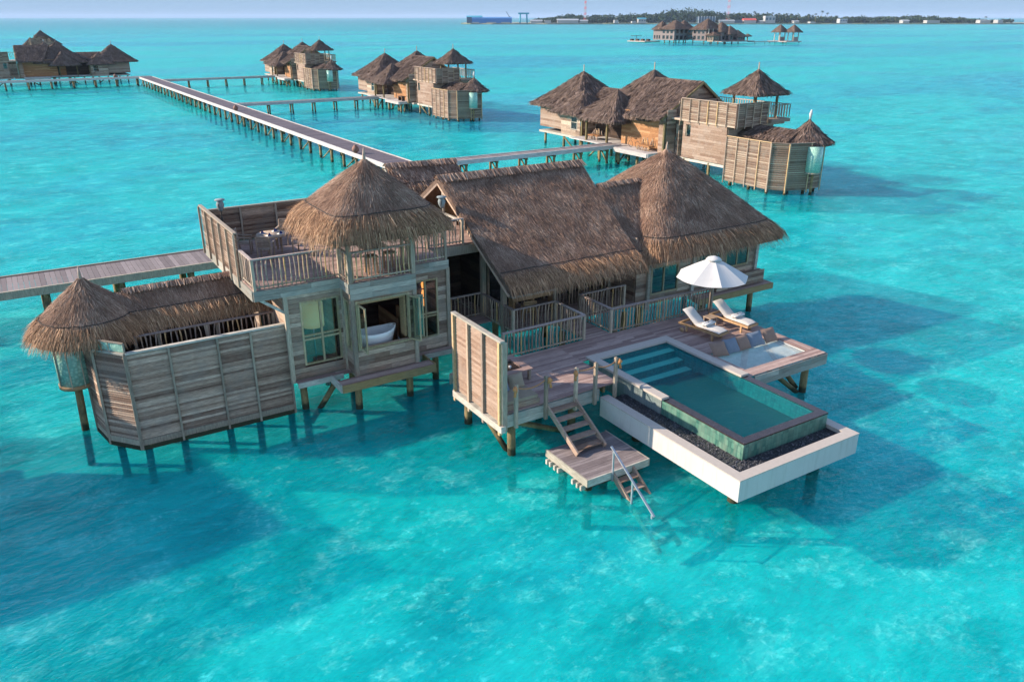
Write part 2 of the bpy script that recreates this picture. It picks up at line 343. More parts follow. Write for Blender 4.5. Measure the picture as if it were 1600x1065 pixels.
def thatch(parent, F, u0, u1, name='thatch_roof', dens=300, seam=.82, L=.42, W=.03, fr=1, frL=.6, nu=48, nv=14, mats=('straw', 'straw_fringe'),
           v0=0., cord=True, back=None, droop=.8, light=0., thick=.22, wrap=False):
    """F(u,v)->(x,y,z) arrays; v 0 at ridge, 1 at eave."""
    us = np.linspace(u0, u1, nu); vv = np.linspace(v0, 1, nv)
    U, V_ = np.meshgrid(us, vv, indexing='ij'); G = F(U, V_)
    b = MB(); top = [tuple(map(float, q)) for q in G.reshape(-1, 3)]; bot = [(x, y, z - thick) for x, y, z in top]
    fs = []; N = nu * nv
    for i in range(nu - 1):
        for j in range(nv - 1):
            q = (i * nv + j, i * nv + j + 1, (i + 1) * nv + j + 1, (i + 1) * nv + j); fs.append(q); fs.append(tuple(x + N for x in q[::-1]))
    for i in range(nu - 1):
        a, c = i * nv + nv - 1, (i + 1) * nv + nv - 1; fs.append((a, a + N, c + N, c))
    if not wrap:
        for j in range(nv - 1):
            for a in (j, (nu - 1) * nv + j): fs.append((a, a + 1, a + 1 + N, a + N))
    b.add(top + bot, fs, .3); root = b.build(name, 'straw_base', parent)
    # area weighting
    e = 1e-3
    def frame(u, v):
        p = F(u, v); du = F(u + e, v) - p; dv = F(u, np.maximum(v - e, v0)) - p; dv = -dv; z = np.linalg.norm(dv, axis=1) < 1e-9
        if z.any(): dv[z] = F(u[z], v[z] + e) - p[z]
        nn = np.cross(dv, du); nn /= np.linalg.norm(nn, axis=1, keepdims=True) + 1e-12
        nn[nn[:, 2] < 0] *= -1
        return p, dv / (np.linalg.norm(dv, axis=1, keepdims=True) + 1e-12), nn
    def sample(n, va, vb):
        u = rng.uniform(u0, u1, n * 4); v = rng.uniform(va, vb, n * 4)
        p = F(u, v); A = np.linalg.norm(np.cross(F(u + e, v) - p, F(u, np.minimum(v + e, 1.2)) - p), axis=1)
        k = rng.uniform(0, A.max(), n * 4) < A; return u[k][:n], v[k][:n]
    A = np.abs(np.linalg.norm(np.cross(G[1:, :-1] - G[:-1, :-1], G[:-1, 1:] - G[:-1, :-1]), axis=2)).sum()
    if dens:
        u, v = sample(int(A * dens), v0, min(seam + .01, 1)); p, d, nn = frame(u, v); k = len(u)
        d = d + nn * rng.uniform(-.02, .12, k)[:, None] + rng.normal(0, .10, (k, 3)); d /= np.linalg.norm(d, axis=1, keepdims=True)
        vs, t = blades(p + nn * rng.uniform(.0, .05, k)[:, None], d, nn, rng.uniform(.5, 1.3, k) * L, rng.uniform(.6, 1.4, k) * W, np.clip(rng.beta(2, 2.2, k) + light, 0, 1))
        # clumps of paler straw
        cl = np.sin(p[:, 0] * 2.1 + 1.3 * np.sin(p[:, 1] * 1.7)) * np.sin(p[:, 1] * 2.6 + p[:, 2] * 1.9 + np.sin(p[:, 0] * 3)); t = t + .16 * cl
        quads('straw', vs, t, mats[0], root)
    if fr:
        n = int((G[1:, -1] - G[:-1, -1]).__pow__(2).sum(-1).__pow__(.5).sum() * (8.5 / max(W, .017)) * fr)
        u = rng.uniform(u0, u1, n); v = rng.uniform(seam, 1.0, n); p, d, nn = frame(u, v)
        dr = ((v - seam) / (1 - seam + 1e-6))[:, None]
        d = d * (1 - .25 * dr) + np.array([0, 0, -1]) * droop * dr * .8 + nn * rng.uniform(.0, .22, n)[:, None] + rng.normal(0, .13, (n, 3)); d /= np.linalg.norm(d, axis=1, keepdims=True)
        vs, t = blades(p + nn * rng.uniform(.03, .12, n)[:, None], d, nn, rng.uniform(.45, 1.1, n) * frL, rng.uniform(.6, 1.4, n) * max(W, .017), rng.beta(2, 2, n))
        quads('fringe', vs, t, mats[1], root)
    if cord:
        vs = []
        if seam < 1: vs.append(seam - .01)
        for c in vs:
            uu = np.linspace(u0, u1, nu * 2); p, d, nn = frame(uu, np.full(len(uu), c)); p = p + nn * .085 + rng.normal(0, .008, p.shape)
            cb = MB(); cb.tube([tuple(map(float, q)) for q in p], .016, 5, .5); cb.build('netting_cord', 'cord', root)
    return root
def hipF(cx, cy, hx, hy, z0, z1, ex=6., flare=.06, rot=0):
    def F(u, v):
        c, s = np.cos(u), np.sin(u); r = (np.abs(c) ** ex + np.abs(s) ** ex) ** (-1 / ex)
        z = z1 - (z1 - z0) * (v ** 1.0 + flare * np.sin(np.pi * v) * 1.0) ** 1
        return np.stack([cx + hx * r * c * v, cy + hy * r * s * v, z], -1)
    return F
def planeF(a, b, c, d, sag=.0):   # a,b ridge ends; c,d eave ends
    a, b, c, d = map(np.array, (a, b, c, d))
    def F(u, v):
        u = np.asarray(u)[..., None]; v = np.asarray(v)[..., None]
        p = (a * (1 - u) + b * u) * (1 - v) + (c * (1 - u) + d * u) * v
        p = p - np.array([0, 0, 1.]) * sag * np.sin(np.pi * v); return p
    return F
def finial(parent, x, y, z, h=.5, cone=.5, mat='straw'):
    b = MB(); b.tube([(x, y, z - .1), (x, y, z + h * .5), (x + .01, y, z + h)], [.075, .055, .02], 7, .4); b.build('finial', 'stick', parent)
    n = 260; a = rng.uniform(0, 2 * np.pi, n); rr = rng.uniform(.02, .1, n)
    P = np.stack([x + rr * np.cos(a), y + rr * np.sin(a), np.full(n, z + .08)], -1); D = np.stack([np.cos(a), np.sin(a), np.full(n, -.95)], -1); D /= np.linalg.norm(D, axis=1, keepdims=True)
    Nn = np.stack([np.cos(a), np.sin(a), np.full(n, 1.)], -1) / 1.414
    vs, t = blades(P, D, Nn, rng.uniform(.6, 1., n) * cone * 1.3, rng.uniform(.03, .06, n), rng.beta(2, 2, n)); quads('crown_straw', vs, t, mat, parent)
def ridge_cap(parent, p, q, r=.2, mat='straw', drop=.35, n_per=260):
    p, q = np.array(p, float), np.array(q, float); L = np.linalg.norm(q - p); ax = (q - p) / L; side = np.cross(ax, [0, 0, 1.])
    b = MB(); b.tube([tuple(p), tuple((p + q) / 2), tuple(q)], r * .5, 8, .3); o = b.build('ridge_cap', 'straw_base', parent)
    n = int(L * n_per); s = rng.uniform(0, 1, n); sg = np.where(rng.random(n) < .5, -1, 1)
    P = p + np.outer(s, q - p) + np.array([0, 0, r * .55]) + side * (sg * rng.uniform(-.03, .06, n))[:, None]
    D = side * (sg)[:, None] + np.array([0, 0, -.55]) + ax * rng.normal(0, .12, n)[:, None]; D /= np.linalg.norm(D, axis=1, keepdims=True)
    Nn = np.cross(ax, D) * sg[:, None]; Nn[Nn[:, 2] < 0] *= -1
    vs, t = blades(P, D, Nn, rng.uniform(.6, 1.1, n) * drop, rng.uniform(.03, .06, n), rng.beta(2.5, 2, n)); quads('straw', vs, t, mat, o)
    cb = MB()
    k = int(L / .42)
    for i in range(k + 1):
        c = p + (q - p) * i / max(k, 1); cb.tube([tuple(c + side * a * r * 1.5 + np.array([0, 0, r * .62 - abs(a) * r * .8])) for a in (-1, -.5, 0, .5, 1)], .012, 4, .5)
    cb.build('binding_cord', 'cord', o)

# ------------------------------------------------------------------ wood builders
def wall_frame(x0, y0, x1, y1):
    d = Vector((x1 - x0, y1 - y0, 0)); L = d.length; d /= L; return d, L, Vector((d.y, -d.x, 0))
def boards(b, x0, y0, x1, y1, z0, z1, bh=.18, th=.06, ops=(), split=2.6):
    d, L, nr = wall_frame(x0, y0, x1, y1); o = Vector((x0, y0, 0)); k = max(1, round((z1 - z0) / bh)); bh = (z1 - z0) / k
    for r in range(k):
        za, zb = z0 + r * bh, z0 + (r + 1) * bh; zm = (za + zb) / 2
        iv = [(0, L)]
        for (a, c, p, q) in ops:
            if p < zm < q: iv = [w_ for (s_, e_) in iv for w_ in ((s_, min(e_, a)), (max(s_, c), e_)) if w_[1] - w_[0] > .02]
        for s_, e_ in iv:
            b.obox(o + d * (s_ + e_) / 2 + Vector((0, 0, zm)), d * (e_ - s_) / 2, nr * th * .22, Vector((0, 0, bh / 2)), .1)
            x = s_; first = True
            while x < e_ - .01:
                l_ = min(e_ - x, rnd(.3, 1) * split if first else split); first = False
                if e_ - x - l_ < .4: l_ = e_ - x
                b.obox(o + d * (x + l_ / 2) + Vector((0, 0, zm)) + nr * rnd(-.003, .003), d * (l_ / 2 - .003), nr * th / 2, Vector((0, 0, bh / 2 - .006)))
                x += l_
def louvres(b, x0, y0, x1, y1, z0, z1, pitch=.085, tilt=.45, flip=1, splits=None, depth=.075):
    d, L, nr = wall_frame(x0, y0, x1, y1); nr = nr * flip; o = Vector((x0, y0, 0)); k = int((z1 - z0) / pitch)
    sp = splits or [0, L]
    for i in range(len(sp) - 1):
        a, c = sp[i], sp[i + 1]
        for r in range(k):
            z = z0 + (r + .5) * (z1 - z0) / k
            up = Vector((0, 0, 1)) * math.cos(tilt) - nr * math.sin(tilt); sd_ = d.cross(up)
            b.obox(o + d * (a + c) / 2 + Vector((0, 0, z + rnd(-.004, .004))), d * ((c - a) / 2 - .01), up * depth * .68, sd_ * .009)
def planks(b, x0, x1, y0, y1, z, axis='x', w=.13, th=.035, split=3.4):
    if axis == 'x':
        k = max(1, round((y1 - y0) / w)); w = (y1 - y0) / k
        for i in range(k):
            x = x0; first = True
            while x < x1 - .01:
                l_ = min(x1 - x, rnd(.3, 1) * split if first else split); first = False
                if x1 - x - l_ < .4: l_ = x1 - x
                b.box(x + .002, x + l_ - .002, y0 + i * w + .004, y0 + (i + 1) * w - .004, z - th, z + rnd(-.002, .002)); x += l_
    else:
        k = max(1, round((x1 - x0) / w)); w = (x1 - x0) / k
        for i in range(k):
            y = y0; first = True
            while y < y1 - .01:
                l_ = min(y1 - y, rnd(.3, 1) * split if first else split); first = False
                if y1 - y - l_ < .4: l_ = y1 - y
                b.box(x0 + i * w + .004, x0 + (i + 1) * w - .004, y + .002, y + l_ - .002, z - th, z + rnd(-.002, .002)); y += l_
def stick(b, x, y, z0, z1, r=.026):
    k = 4; a = rnd(0, 6.28); am = rnd(.0, .045); m = len(b.v)
    pts = [(x + am * math.sin(i / k * math.pi * rnd(.9, 1.3)) * math.cos(a) + rnd(-.004, .004), y + am * math.sin(i / k * math.pi) * math.sin(a) + rnd(-.004, .004), z0 + (z1 - z0) * i / k) for i in range(k + 1)]
    b.tube(pts, [r * rnd(.75, 1.25) for _ in pts], 6)
def railing(label, pts, z0, h=1.05, parent=None, name='stick_railing', pitch=.165, group=None, posts=True, skip_last=False):
    """one fence run along the polyline pts: handrail, posts, crooked balusters"""
    root = parent if parent else T(name, label, 'railing', (pts[0][0], pts[0][1], z0), group)
    hb = MB(); lb = MB()
    for i in range(len(pts) - 1):
        (xa, ya), (xb, yb) = pts[i], pts[i + 1]
        d = Vector((xb - xa, yb - ya, 0)); L = d.length; d /= L; e = .045
        hb.bar(Vector((xa, ya, z0 + h)) - d * e, Vector((xb, yb, z0 + h)) + d * (e if i == len(pts) - 2 else -.052), .11, .05)
        lb.bar(Vector((xa, ya, z0 + .10)) + d * .05, Vector((xb, yb, z0 + .10)) - d * .05, .05, .05)
        k = max(2, round(L / pitch))
        for j in range(1, k):
            s_ = MB(); stick(s_, xa + d.x * L * j / k + rnd(-.02, .02), ya + d.y * L * j / k, z0 + .02, z0 + h - .02); s_.build('baluster', 'stick', root)
        if L > 3.4:
            m_ = round(L / 2.9)
            for j in range(1, m_): part_bar('post', 'post', root, (xa + d.x * L * j / m_, ya + d.y * L * j / m_, z0 - .05), (xa + d.x * L * j / m_, ya + d.y * L * j / m_, z0 + h - .026), .075, .075)
    hb.build('handrail', 'rail', root); lb.build('bottom_rail', 'post', root)
    if posts:
        for (x, y) in (pts[:-1] if skip_last else pts): part_bar('post', 'post', root, (x, y, z0 - .1), (x, y, z0 + h - .026), .10, .10)
    return root
def piles(parent, pts, z1, z0=-1.9, r=.14, name='pile'):
    for (x, y) in pts:
        b = MB(); dx, dy = rnd(-.05, .05), rnd(-.05, .05); b.tube([(x, y, z1), (x + dx / 2, y + dy / 2, (z0 + z1) / 2), (x + dx, y + dy, z0)], [r * .95, r, r * 1.05], 9); b.build(name, 'pile', parent)
def brace(parent, p, q, r=.11): one('brace', 'pile', parent, MB.tube, [p, tuple((Vector(p) + Vector(q)) / 2 + Vector((.03, .02, 0))), q], r, 8)
def window(parent, plane, c, a0, a1, z0, z1, out=1, mull=(), trans=(), fw_=.07, glass='glass', mat='frame', depth=.09, name='window'):
    """plane 'y': window in plane y=c spanning x a0..a1; plane 'x': in plane x=c spanning y a0..a1"""
    fb = MB(); pb = MB()
    def bx(B, u0, u1, w0, w1, d0, d1):
        if plane == 'y': B.box(u0, u1, c + min(d0, d1), c + max(d0, d1), w0, w1)
        else: B.box(c + min(d0, d1), c + max(d0, d1), u0, u1, w0, w1)
    D = depth * out
    bx(fb, a0, a0 + fw_, z0, z1, D * .6, -D * .6); bx(fb, a1 - fw_, a1, z0, z1, D * .6, -D * .6)
    bx(fb, a0 + fw_, a1 - fw_, z0, z0 + fw_, D * .6, -D * .6); bx(fb, a0 + fw_, a1 - fw_, z1 - fw_, z1, D * .6, -D * .6)
    for m_ in mull: bx(fb, m_ - fw_ / 2, m_ + fw_ / 2, z0 + fw_, z1 - fw_, D * .45, -D * .45)
    for t_ in trans: bx(fb, a0 + fw_, a1 - fw_, t_ - fw_ / 2, t_ + fw_ / 2, D * .4, -D * .4)
    fo = fb.build(name, mat, parent); bx(pb, a0 + fw_ * .5, a1 - fw_ * .5, z0 + fw_ * .5, z1 - fw_ * .5, .012, -.012); pb.build('pane', glass, fo); return fo
# ================================================================== SETTING
def sheet(name, mat, x0, x1, y0, y1, z):
    b = MB(); b.add([(x0, y0, z), (x1, y0, z), (x1, y1, z), (x0, y1, z)], [(0, 1, 2, 3)]); o = b.build(name, mat); return tag(o, kind='structure')
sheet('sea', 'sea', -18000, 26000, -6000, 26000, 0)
m, n, l, p = new_mat('sea_bed_sand'); M['bed'] = m
v = mapping(n, l, (1, 1.4, 1))
c = ramp(n, l, noise(n, l, v, .22, 6, .68), [(.36, (.03, .26, .25)), (.5, (.10, .52, .49)), (.64, (.22, .70, .64))])
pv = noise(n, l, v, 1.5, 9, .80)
c = mixc(n, l, c, (1, 1, .95), ramp(n, l, pv, [(.56, (0, 0, 0)), (.64, (1,) * 3)]))  # bright flecks are caustic light painted into the bed colour
c = mixc(n, l, c, (.10, .20, .20), ramp(n, l, noise(n, l, v, .35, 6, .7), [(.60, (0, 0, 0)), (.72, (.75,) * 3)]))
l.new(c, p.inputs['Base Color']); p.inputs['Roughness'].default_value = .95; p.inputs['Specular IOR Level'].default_value = 0
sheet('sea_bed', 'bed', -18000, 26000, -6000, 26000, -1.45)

# ================================================================== MAIN VILLA
V = T('overwater_villa', 'large foreground thatched villa with round bathroom hut, tower terrace and big gable roof', 'villa', (11, 30, 0))
# --- bathroom enclosure
enc = [(7.5, 27.55), (2.1, 27.57), (1.25, 28.6), (1.0, 29.9), (1.1, 31.6)]
sp0 = [0, 1.3, 2.45, 4.05, 5.4]
def enclosure(parent, P, z0, z1, first_splits, louvre=True, flip=1):
    for i in range(len(P) - 1):
        (xa, ya), (xb, yb) = P[i], P[i + 1]; d, L, nr = wall_frame(xa, ya, xb, yb); out = nr * -flip
        spl = first_splits if i == 0 else ([0, L / 2, L] if L > 1.4 else [0, L])
        b = MB(); b.obox(Vector(((xa + xb) / 2, (ya + yb) / 2, (z0 + z1) / 2)) - out * .045, d * L / 2, out * .012, Vector((0, 0, (z1 - z0) / 2)), .1)
        louvres(b, xa, ya, xb, yb, z0 + .25, z1 - .12, splits=spl, flip=-flip, tilt=.5)
        o = b.build('louvre_screen', 'wood_x', parent)
        part_bar('top_rail', 'beam', o, (xa, ya, z1 - .02), (xb, yb, z1 - .02), .17, .07)
        part_bar('kick_board', 'post', o, Vector((xa, ya, z0 + .12)) + out * .01, Vector((xb, yb, z0 + .12)) + out * .01, .09, .24)
        for s_ in spl: part_bar('batten', 'post', o, Vector((xa, ya, z0 - .12)) + d * s_ + out * .06, Vector((xa, ya, z1 - .06)) + d * s_ + out * .06, .07, .07)
enclosure(V, enc, .16, 3.65, sp0)
gt = MB()
for (a, c_) in (((2.1, 27.57), (1.25, 28.6)), ((1.25, 28.6), (1.0, 29.9))):
    d, L, nr = wall_frame(*a, *c_); gt.bar((a[0], a[1], 3.83), (c_[0], c_[1], 3.83), .02, .3)
g_ = gt.build('glass_parapet', 'block', V)
one('parapet_rail', 'post', g_, lambda b: [b.bar((a[0], a[1], 4.0), (c_[0], c_[1], 4.0), .06, .05) for a, c_ in (((2.1, 27.57), (1.25, 28.6)), ((1.25, 28.6), (1.0, 29.9)))] + [b.bar((x, y, 3.6), (x, y, 4.0), .06, .06) for x, y in ((2.1, 27.57), (1.7, 28.06), (1.25, 28.6), (1.1, 29.3))])
one('floor_slab', 'deck', V, lambda b: (b.prism([(7.4, 27.75), (2.2, 27.75), (1.45, 28.65), (1.2, 29.9), (1.3, 31.5), (7.4, 31.5)], 1.3, 1.45)))
one('base_beam', 'pile', V, lambda b: [b.bar((*enc[i], .1), (*enc[i + 1], .1), .16, .16) for i in range(4)])
piles(V, [(2.3, 27.75), (3.5, 27.8), (5.1, 27.8), (6.2, 27.8), (7.4, 27.75), (1.5, 28.8), (3.4, 30.5), (6, 30.5)], .2, r=.13)
# curved glass-block shower drum
dr = MB(); dr.tube([(.62, 30.25, 1.95), (.62, 30.25, 3.75)], .56, 22, .5); dro = dr.build('shower_drum', 'block', V)
one('drum_rim', 'teak', dro, MB.tube, [(.62, 30.25, 1.82), (.62, 30.25, 1.96)], .585, 22)
one('drum_bar', 'post', dro, lambda b: [b.bar((.62 + .57 * math.cos(a), 30.25 + .57 * math.sin(a), 1.9), (.62 + .57 * math.cos(a), 30.25 + .57 * math.sin(a), 3.7), .035, .035) for a in (-1.15, -.8, -1.9, -2.7, 2.8)])
b = MB(); b.tube([(.62, 30.3, 1.85), (.5, 30.3, -1.9)], .13, 9); b.build('pile', 'pile', V)
thatch(V, hipF(1.4, 30.25, 1.88, 1.88, 3.92, 5.62, ex=2, flare=-.045), 0, 2 * math.pi, dens=1500, seam=.78, L=.28, W=.012, fr=1.0, frL=.55, nu=40, wrap=True)
finial(V, 1.4, 30.25, 5.58, .5, .38)
for yy, k in ((29.0, 1), (31.6, .3)):
    thatch(V, planeF((1.7, 30.3, 4.95), (7.75, 30.3, 5.0), (2.2, yy, 3.98), (7.6, yy, 3.98)), 0, 1, dens=1500 * k, seam=.62, L=.28, W=.012, fr=k, frL=.5, nu=26)
ridge_cap(V, (2.6, 30.3, 4.98), (7.75, 30.3, 5.03), .16, drop=.3)
for x in (3.4, 5.4, 7.3): part_bar('post', 'post', V, (x, 29.0, 1.4), (x, 29.0, 3.95), .11, .11)
railing('dark stick railing inside the bathroom enclosure under the long low thatch', [(2.6, 28.75), (7.4, 28.75)], 2.75, 1.0, name='stick_railing', group='stick railings of the foreground villa')
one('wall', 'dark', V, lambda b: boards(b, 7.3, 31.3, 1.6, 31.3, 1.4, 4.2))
# --- tower
TZ = 5.15
W_ = lambda *a, name='wall', mat='wood_x', **k: one(name, mat, V, boards, *a, **k)
W_(7.5, 27.3, 9.62, 27.3, 1.5, 4.78, ops=[(.5, 1.98, 1.95, 4.45)])
W_(9.68, 26.35, 12.1, 26.35, 1.5, 4.78, ops=[(.12, 2.24, 2.55, 4.35)])
W_(9.65, 27.27, 9.65, 26.38, 1.5, 4.78, ops=[(.2, .7, 2.4, 4.4)])
W_(12.13, 26.38, 12.13, 27.27, 1.5, 4.78)
W_(12.16, 27.3, 14.02, 27.3, 1.5, 4.78, ops=[(.45, 1.45, 2.0, 4.45)])
W_(14.05, 27.33, 14.05, 32.97, 1.5, 4.78, mat='wood_y'); W_(7.5, 32.97, 7.5, 27.33, 1.5, 4.78, mat='wood_y'); W_(14, 33, 7.55, 33, 1.5, 4.78)
one('interior_wall', 'dark', V, lambda b: boards(b, 9.4, 30.6, 14, 30.6, 1.6, 4.7)); one('bath_partition', 'warm', V, boards, 12.0, 29.6, 12.0, 27.7, 1.6, 2.9); one('bath_partition', 'warm', V, boards, 10.3, 28.7, 11.0, 28.7, 1.6, 3.0); one('inner_frame', 'teak', V, lambda b: (b.box(9.86, 11.84, 26.5, 26.58, 4.2, 4.34), b.box(11.76, 11.84, 26.5, 26.9, 2.6, 4.2))); one('interior_wall', 'teak', V, lambda b: boards(b, 7.6, 30.0, 9.3, 30.0, 1.6, 4.7))
one('interior_partition', 'warm', V, lambda b: (boards(b, 9.35, 29.5, 9.35, 27.6, 1.6, 4.7), b.box(12.25, 12.33, 27.4, 28.4, 1.6, 3.2)))
one('floor', 'deck', V, lambda b: (planks(b, 7.55, 14, 27.35, 33, 1.6), planks(b, 9.7, 12.1, 26.4, 27.34, 1.6)))
one('floor_beam', 'wood_x', V, lambda b: (b.box(7.5, 14.05, 27.32, 33, 1.3, 1.5), b.box(9.7, 12.1, 26.4, 27.3, 1.3, 1.5)))
window(V, 'y', 27.3, 8.0, 9.48, 1.95, 4.45, -1, mull=(8.76,), trans=(2.95, 3.1)); window(V, 'y', 27.3, 12.61, 13.6, 2.0, 4.45, -1, mull=(13.05,), trans=(2.9, 3.02))
window(V, 'x', 9.65, 26.58, 27.08, 2.4, 4.4, -1)
fo = one('window_frame', 'frame', V, lambda b: (b.box(9.76, 9.84, 26.28, 26.42, 2.5, 4.42), b.box(11.84, 11.92, 26.28, 26.42, 2.5, 4.42), b.box(9.84, 11.84, 26.26, 26.44, 2.48, 2.56), b.box(9.84, 11.84, 26.28, 26.42, 4.34, 4.42)))
def casement(hx, hy, ang, w_, z0, z1):
    d = Vector((math.cos(ang), math.sin(ang), 0)); o = Vector((hx, hy, 0)); fb = MB()
    for s_ in (.03, w_ - .03): fb.bar(o + d * s_ + Vector((0, 0, z0)), o + d * s_ + Vector((0, 0, z1)), .06, .045, up=d)
    for z in (z0 + .03, z1 - .03): fb.bar(o + d * .062 + Vector((0, 0, z)), o + d * (w_ - .062) + Vector((0, 0, z)), .045, .06)
    f = fb.build('casement', 'frame', V); one('pane', 'glass', f, MB.bar, o + d * .05 + Vector((0, 0, (z0 + z1) / 2)), o + d * (w_ - .05) + Vector((0, 0, (z0 + z1) / 2)), .012, z1 - z0 - .1)
casement(9.85, 26.27, math.radians(-88), .62, 2.55, 4.33); casement(11.85, 26.27, math.radians(-62), .55, 2.55, 4.33); casement(12.02, 26.22, math.radians(-15), .4, 2.6, 4.3)
for x, y in ((7.5, 27.3), (9.65, 26.35), (12.13, 26.35), (14.05, 27.3), (9.65, 27.25)):
    part_bar('corner_post', 'post', V, (x, y - .02, 1.35), (x, y - .02, 4.8 if (x, y) not in ((9.65, 26.35), (12.13, 26.35)) else 6.9), .15, .15)
one('ledge', 'deck', V, lambda b: (planks(b, 7.55, 14.25, 26.88, 27.22, 1.45, w=.11)))
for q_ in ((7.55, 9.3, 26.84, 26.9, 1.27, 1.47), (12.2, 14.25, 26.84, 26.9, 1.27, 1.47), (14.22, 14.28, 26.92, 27.3, 1.27, 1.47)): box_part('ledge_beam', 'beam', V, *q_)
one('ledge', 'deck', V, lambda b: planks(b, 8.85, 12.6, 25.75, 26.28, 1.50, w=.13))
one('ledge_beam', 'ochre', V, lambda b: (b.box(8.82, 12.62, 25.68, 25.74, 1.22, 1.52),)); one('ledge_beam', 'beam', V, MB.box, 8.78, 8.84, 25.74, 26.85, 1.22, 1.52); one('ledge_beam', 'ochre', V, MB.box, 12.6, 12.66, 25.74, 26.85, 1.22, 1.52)
piles(V, [(7.95, 27.7), (9.74, 26.6), (11.9, 26.6), (10.4, 29), (13.5, 27.5), (7.8, 31), (13.6, 31), (10.5, 32.3)], 1.3, r=.14)
brace(V, (9.2, 27.2, 1.2), (8.1, 27.6, -.6)); brace(V, (12.8, 27.3, 1.0), (13.4, 27.5, .3), .08)
# upper deck
one('upper_deck', 'deck', V, lambda b: (planks(b, 6.45, 14.05, 27.3, 34.4, TZ), planks(b, 9.62, 12.15, 26.33, 27.29, TZ)))
for a_, h_ in (((6.42, 27.24, 9.58, 27.24, 4.74, 5.12), .19), ((9.58, 26.27, 12.2, 26.27, 4.5, 5.12), .2), ((12.2, 27.24, 14.1, 27.24, 4.74, 5.12), .19), ((9.58, 27.2, 9.58, 26.31, 4.74, 5.12), .19), ((6.42, 34.4, 6.42, 27.28, 4.74, 5.12), .19)):
    one('fascia', 'post_x', V, boards, *a_, bh=h_, th=.07)
box_part('floor_slab', 'wood_x', V, 6.5, 14, 27.3, 34.3, 4.8, 5.08)
part_bar('bracket', 'beam', V, (7.5, 27.35, 4.1), (6.65, 27.35, 4.75), .1, .1)
railing('balcony stick railing wrapping the tower front and its projecting bay', [(6.5, 28.75), (6.5, 27.28), (9.62, 27.28), (9.62, 26.33), (12.15, 26.33), (12.15, 27.28), (14.0, 27.28)], TZ, 1.1, group='stick railings of the foreground villa')
railing('short stick railing on the upper landing between tower and big thatched roof', [(14.1, 29.0), (15.72, 29.0)], TZ, 1.05, group='stick railings of the foreground villa')
def screen(parent, xa, ya, xb, yb, z0, z1, k, mat='wood_y', cap='post', pitch=.09, flip=1):
    d, L, nr = wall_frame(xa, ya, xb, yb); out = nr * flip; spl = [L * i / k for i in range(k + 1)]
    b = MB(); louvres(b, xa, ya, xb, yb, z0 + .05, z1 - .05, splits=spl, pitch=pitch, flip=-flip)
    b.obox(Vector(((xa + xb) / 2, (ya + yb) / 2, (z0 + z1) / 2)) - out * .05, d * L / 2, out * .01, Vector((0, 0, (z1 - z0) / 2 - .04)), .2)
    o = b.build('louvre_screen', mat, parent)
    part_bar('top_rail', cap, o, (xa, ya, z1), (xb, yb, z1), .13, .06)
    for s_ in spl: part_bar('batten', cap, o, Vector((xa, ya, z0 - .15)) + d * s_ + out * .07, Vector((xa, ya, z1 - .04)) + d * s_ + out * .07, .07, .06)
    return o
screen(V, 6.42, 34.35, 6.42, 28.85, 5.0, 6.85, 5, flip=1); screen(V, 6.5, 34.4, 14.0, 34.4, 5.1, 6.6, 5, mat='wood_x', flip=1)
# pavilion roof over tower
for x, y in ((9.7, 30.4), (12.3, 30.4)): part_bar('post', 'post', V, (x, y, TZ), (x, y, 7.3), .12, .12)
thatch(V, hipF(11.1, 27.85, 2.5, 2.45, 6.98, 9.2, ex=7, flare=-.03), 0, 2 * math.pi, dens=1500, seam=.76, L=.30, W=.012, fr=1.15, frL=.66, nu=64, wrap=True, droop=1.3)
finial(V, 11.1, 27.85, 9.12, .5, .42)
# --- landing and recess
one('landing', 'deck', V, planks, 14.1, 17.4, 28.95, 34, TZ)
one('landing_beam', 'post', V, lambda b: (b.box(14.1, 17.4, 28.86, 28.93, 4.7, 5.1), b.box(14.1, 17.4, 29.0, 34, 4.95, 5.1, .2)))
for x, y in ((16.55, 28.75), (16.52, 27.0)): part_bar('veranda_post', 'post', V, (x, y, ZD - .3), (x, y, 5.3 if y > 28 else 4.7), .2, .2)
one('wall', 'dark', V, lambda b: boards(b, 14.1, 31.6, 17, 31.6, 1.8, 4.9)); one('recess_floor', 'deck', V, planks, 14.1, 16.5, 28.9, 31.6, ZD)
one('gable_wall', 'warm', V, lambda b: [boards(b, 17.5, yb_, 17.5, ya_, z, z + .2, bh=.2) for z, ya_, yb_ in [(5.2 + .2 * i, 28.3 + .31 * i, 34.6 - .31 * i) for i in range(10)]])
# --- living roof
RA, RB, EA, EB = (15.85, 31.4, 7.5), (23.6, 31.4, 7.5), (15.85, 25.35, 4.0), (22.75, 25.35, 4.0)
thatch(V, planeF(RA, RB, EA, EB, sag=.06), 0, 1, dens=1500, seam=.87, L=.28, W=.012, fr=1.1, frL=.6, nu=40)
thatch(V, planeF(RA, RB, (15.85, 36.6, 4.4), (23.0, 36.6, 4.4)), 0, 1, dens=60, seam=.87, fr=.3, W=.05, nu=20)
ridge_cap(V, (15.8, 31.4, 7.52), (23.65, 31.4, 7.52), .2, drop=.5)
one('rake_board', 'stick', V, lambda b: (b.bar((15.85, 31.4, 7.24), (15.85, 25.5, 3.74), .05, .09), b.bar((15.85, 31.4, 7.24), (15.85, 36.4, 4.2), .05, .09)))
one('gable_brace', 'beam', V, lambda b: (b.bar((16.1, 31.4, 7.2), (16.1, 31.4, 5.15), .1, .1), b.bar((16.1, 29.0, 5.9), (16.1, 33.8, 5.9), .09, .09)))
one('rafter', 'beam', V, lambda b: [b.bar((x, 31.3, 7.15), (x, 26.2, 4.12), .07, .12) for x in (17.2, 18.8, 20.4, 22)])
